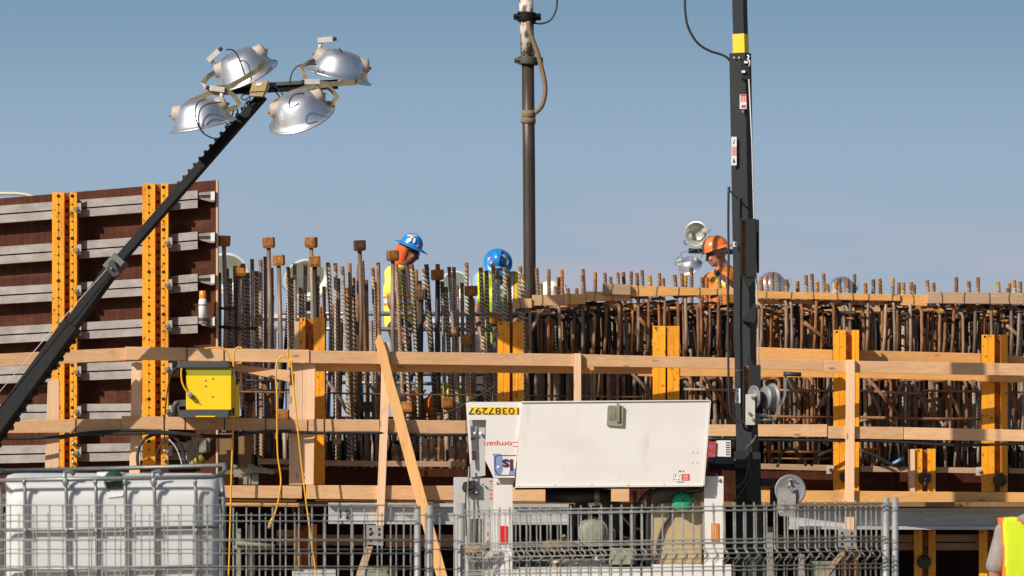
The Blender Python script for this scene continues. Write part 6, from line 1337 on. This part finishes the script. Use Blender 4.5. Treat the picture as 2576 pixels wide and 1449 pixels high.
cg.build('cage_rail', CGT, t)
for i, x in enumerate((61, 165, 240, 314, 387, 491)):
    mm = MB(); w = .011
    mm.tube([PB(x, 1216, -.026), PB(x + 2, 1240, -.022), PB(x + 3, 1325, -.020), PB(x + 4, 1420, -.020), PB(x + 4, 1540, -.020)], [.008, .0098, .009, .009, .009], 10)
    big = i in (1, 4)
    mm.ell(PB(x, 1212, -.045), (.018 if big else .012, .008, .026 if big else .018)); mm.ell(PB(x + 3, 1335, -.045), (.012, .008, .018)); mm.ell(PB(x + 4, 1434, -.045), (.012, .008, .018))
    mm.build('cage_bar', CGT, t)
    if big: mb = MB(); mb.tube([PB(x - 4, 1212, 0), PB(x - 2, 1190, .03), PB(x + 12, 1186, .05), PB(x + 22, 1196, .05)], .013, 8); mb.build('frame_clip', STL, t)
for x in (-4, 556):
    MB().tube([PB(x, 1205, .1), PB(x + 6, 1260, .08), PB(x + 6, 1540, .08)], .014, 10).build('corner_tube', CGT, t)
zb = P(0, 1560, DI).z
st = T('pallet_stack', Vector((P(280, 0, DI + .5).x, DI + .5, 0)), 'stack of timber pallets carrying the white liquid tote', 'pallet')
hgt = P(0, 1540, DI).z
n_p = max(1, int(hgt / .145))
for i in range(n_p):
    m = MB(); z0 = i * hgt / n_p
    for j in range(3): m.box((st['_w'][0] + (j - 1) * .52, DI + .5, z0 + .045), (.10, 1.0, .088))
    for j in range(6): m.box((st['_w'][0], DI + .06 + j * .175, z0 + .115), (1.2, .12, .022))
    m.build('pallet_layer', WG, st)

# ------------------------------------------------------------------ mesh fence in front
def wires(name, xs, ys, d, yt_fn, ybot, kink=None, rv=.0048, rh=.0042, label='', xa=None, xb=None, slope=0, parent=None):
    m = MB()
    for x in xs:
        yt_ = yt_fn(x)
        if kink:
            pts = [(x, yt_)]; 
            for kb in kink: pts += [(x + 1, kb - 17), (x + 11, kb - 6), (x + 11, kb + 1), (x - 1, kb + 15)]
            pts.append((x, ybot)); dl = []
            for i, (px_, py_) in enumerate(pts): dep = d - (.035 if abs(px_ - x - 11) < .1 else 0); dl.append(P(px_, py_, dep))
            m.tube(dl, rv, 6)
        else: m.tube([P(x, yt_, d), P(x + random.uniform(-.6, .6), ybot, d)], rv, 6)
    x0 = xa if xa is not None else min(xs) - 8; x1 = xb if xb is not None else max(xs) + 8
    for (y, off) in ys:
        m.tube([P(x0, y + slope * 0, d - .009 - off), P(x1, y + slope * (x1 - x0), d - .009 - off)], rh, 6)
    if parent: return m.build(name, FNC, parent)
    return m.build(name, FNC, None, label, 'fence')
def fpanel(xs, ys, d, yt_fn, kink, label, posts, xa, xb, slope=0, rv=.0048, rh=.0042, group='steel mesh fence panels'):
    t_ = T('mesh_fence_panel', Vector((P((xa + xb) / 2, 0, d).x, d, 0)), label, 'fence', group)
    yb_ = HZ + (CZ - .12) * F / d
    wires('wire_mesh', xs, ys, d, yt_fn, yb_, kink, rv, rh, '', xa, xb, slope, t_)
    for (x, y, r) in posts:
        MB().tube([P(x, y, d + .02), Vector((P(x, 0, d + .02).x, d + .02, 0.0))], r, 16).build('post', FNP, t_)
    MB().box((P((xa + xb) / 2, 0, d).x, d + .02, .06), (abs(P(xb, 0, d).x - P(xa, 0, d).x) * .2, .3, .119)).build('foot_block', CNC, t_)
    return t_
hs = [1271, 1311, 1357, 1392, 1425, 1465, 1510, 1560, 1620]
fpanel([-40 + 33 * i for i in range(33)], [(y, 0) for y in hs], 29.0, lambda x: 1270, None, 'plain steel mesh fence panel in front of the white tote', [(1050, 1273, .0165)], -55, 1050, rv=.0034, rh=.0032)
fpanel([-25 + 36.5 * i for i in range(38)], [(y, 0) for y in (1296, 1360, 1382, 1432, 1480, 1540, 1600)], 29.25, lambda x: 1288 + (x % 5), None, 'second steel mesh fence panel just behind the first, ending at the trailer', [(1081, 1271, .019), (1160, 1265, .0205)], -40, 1160, rv=.0028, rh=.0025)
def topC(x): return 1283 - (x - 1170) * .019
fpanel([1180 + 25.6 * i for i in range(41)], [(1285, 0), (1296, 0), (1368, 0), (1378, 0), (1403, .035), (1436, 0), (1446, 0), (1520, 0), (1560, .035)], 28.9, lambda x: topC(x) - 6, (1396, 1545), 'steel mesh fence panel with folded waves in front of the white trailer', [(2229, 1252, .0178)], 1164, 2229, slope=-.017, rv=.0040, rh=.0032)
fpanel([1192 + 26.3 * i for i in range(40)], [(1291, 0), (1372, 0), (1388, 0), (1412, .035), (1442, 0), (1530, 0)], 29.2, lambda x: topC(x) + 6, (1404,), 'second folded mesh fence panel just behind, ending at right end posts', [(2252, 1251, .0165)], 1170, 2252, slope=-.012, rv=.0027, rh=.0025)
print('bars', nbar[0], 'objects', len(bpy.data.objects))
for o in bpy.data.objects:
    if '_w' in o.keys(): del o['_w']
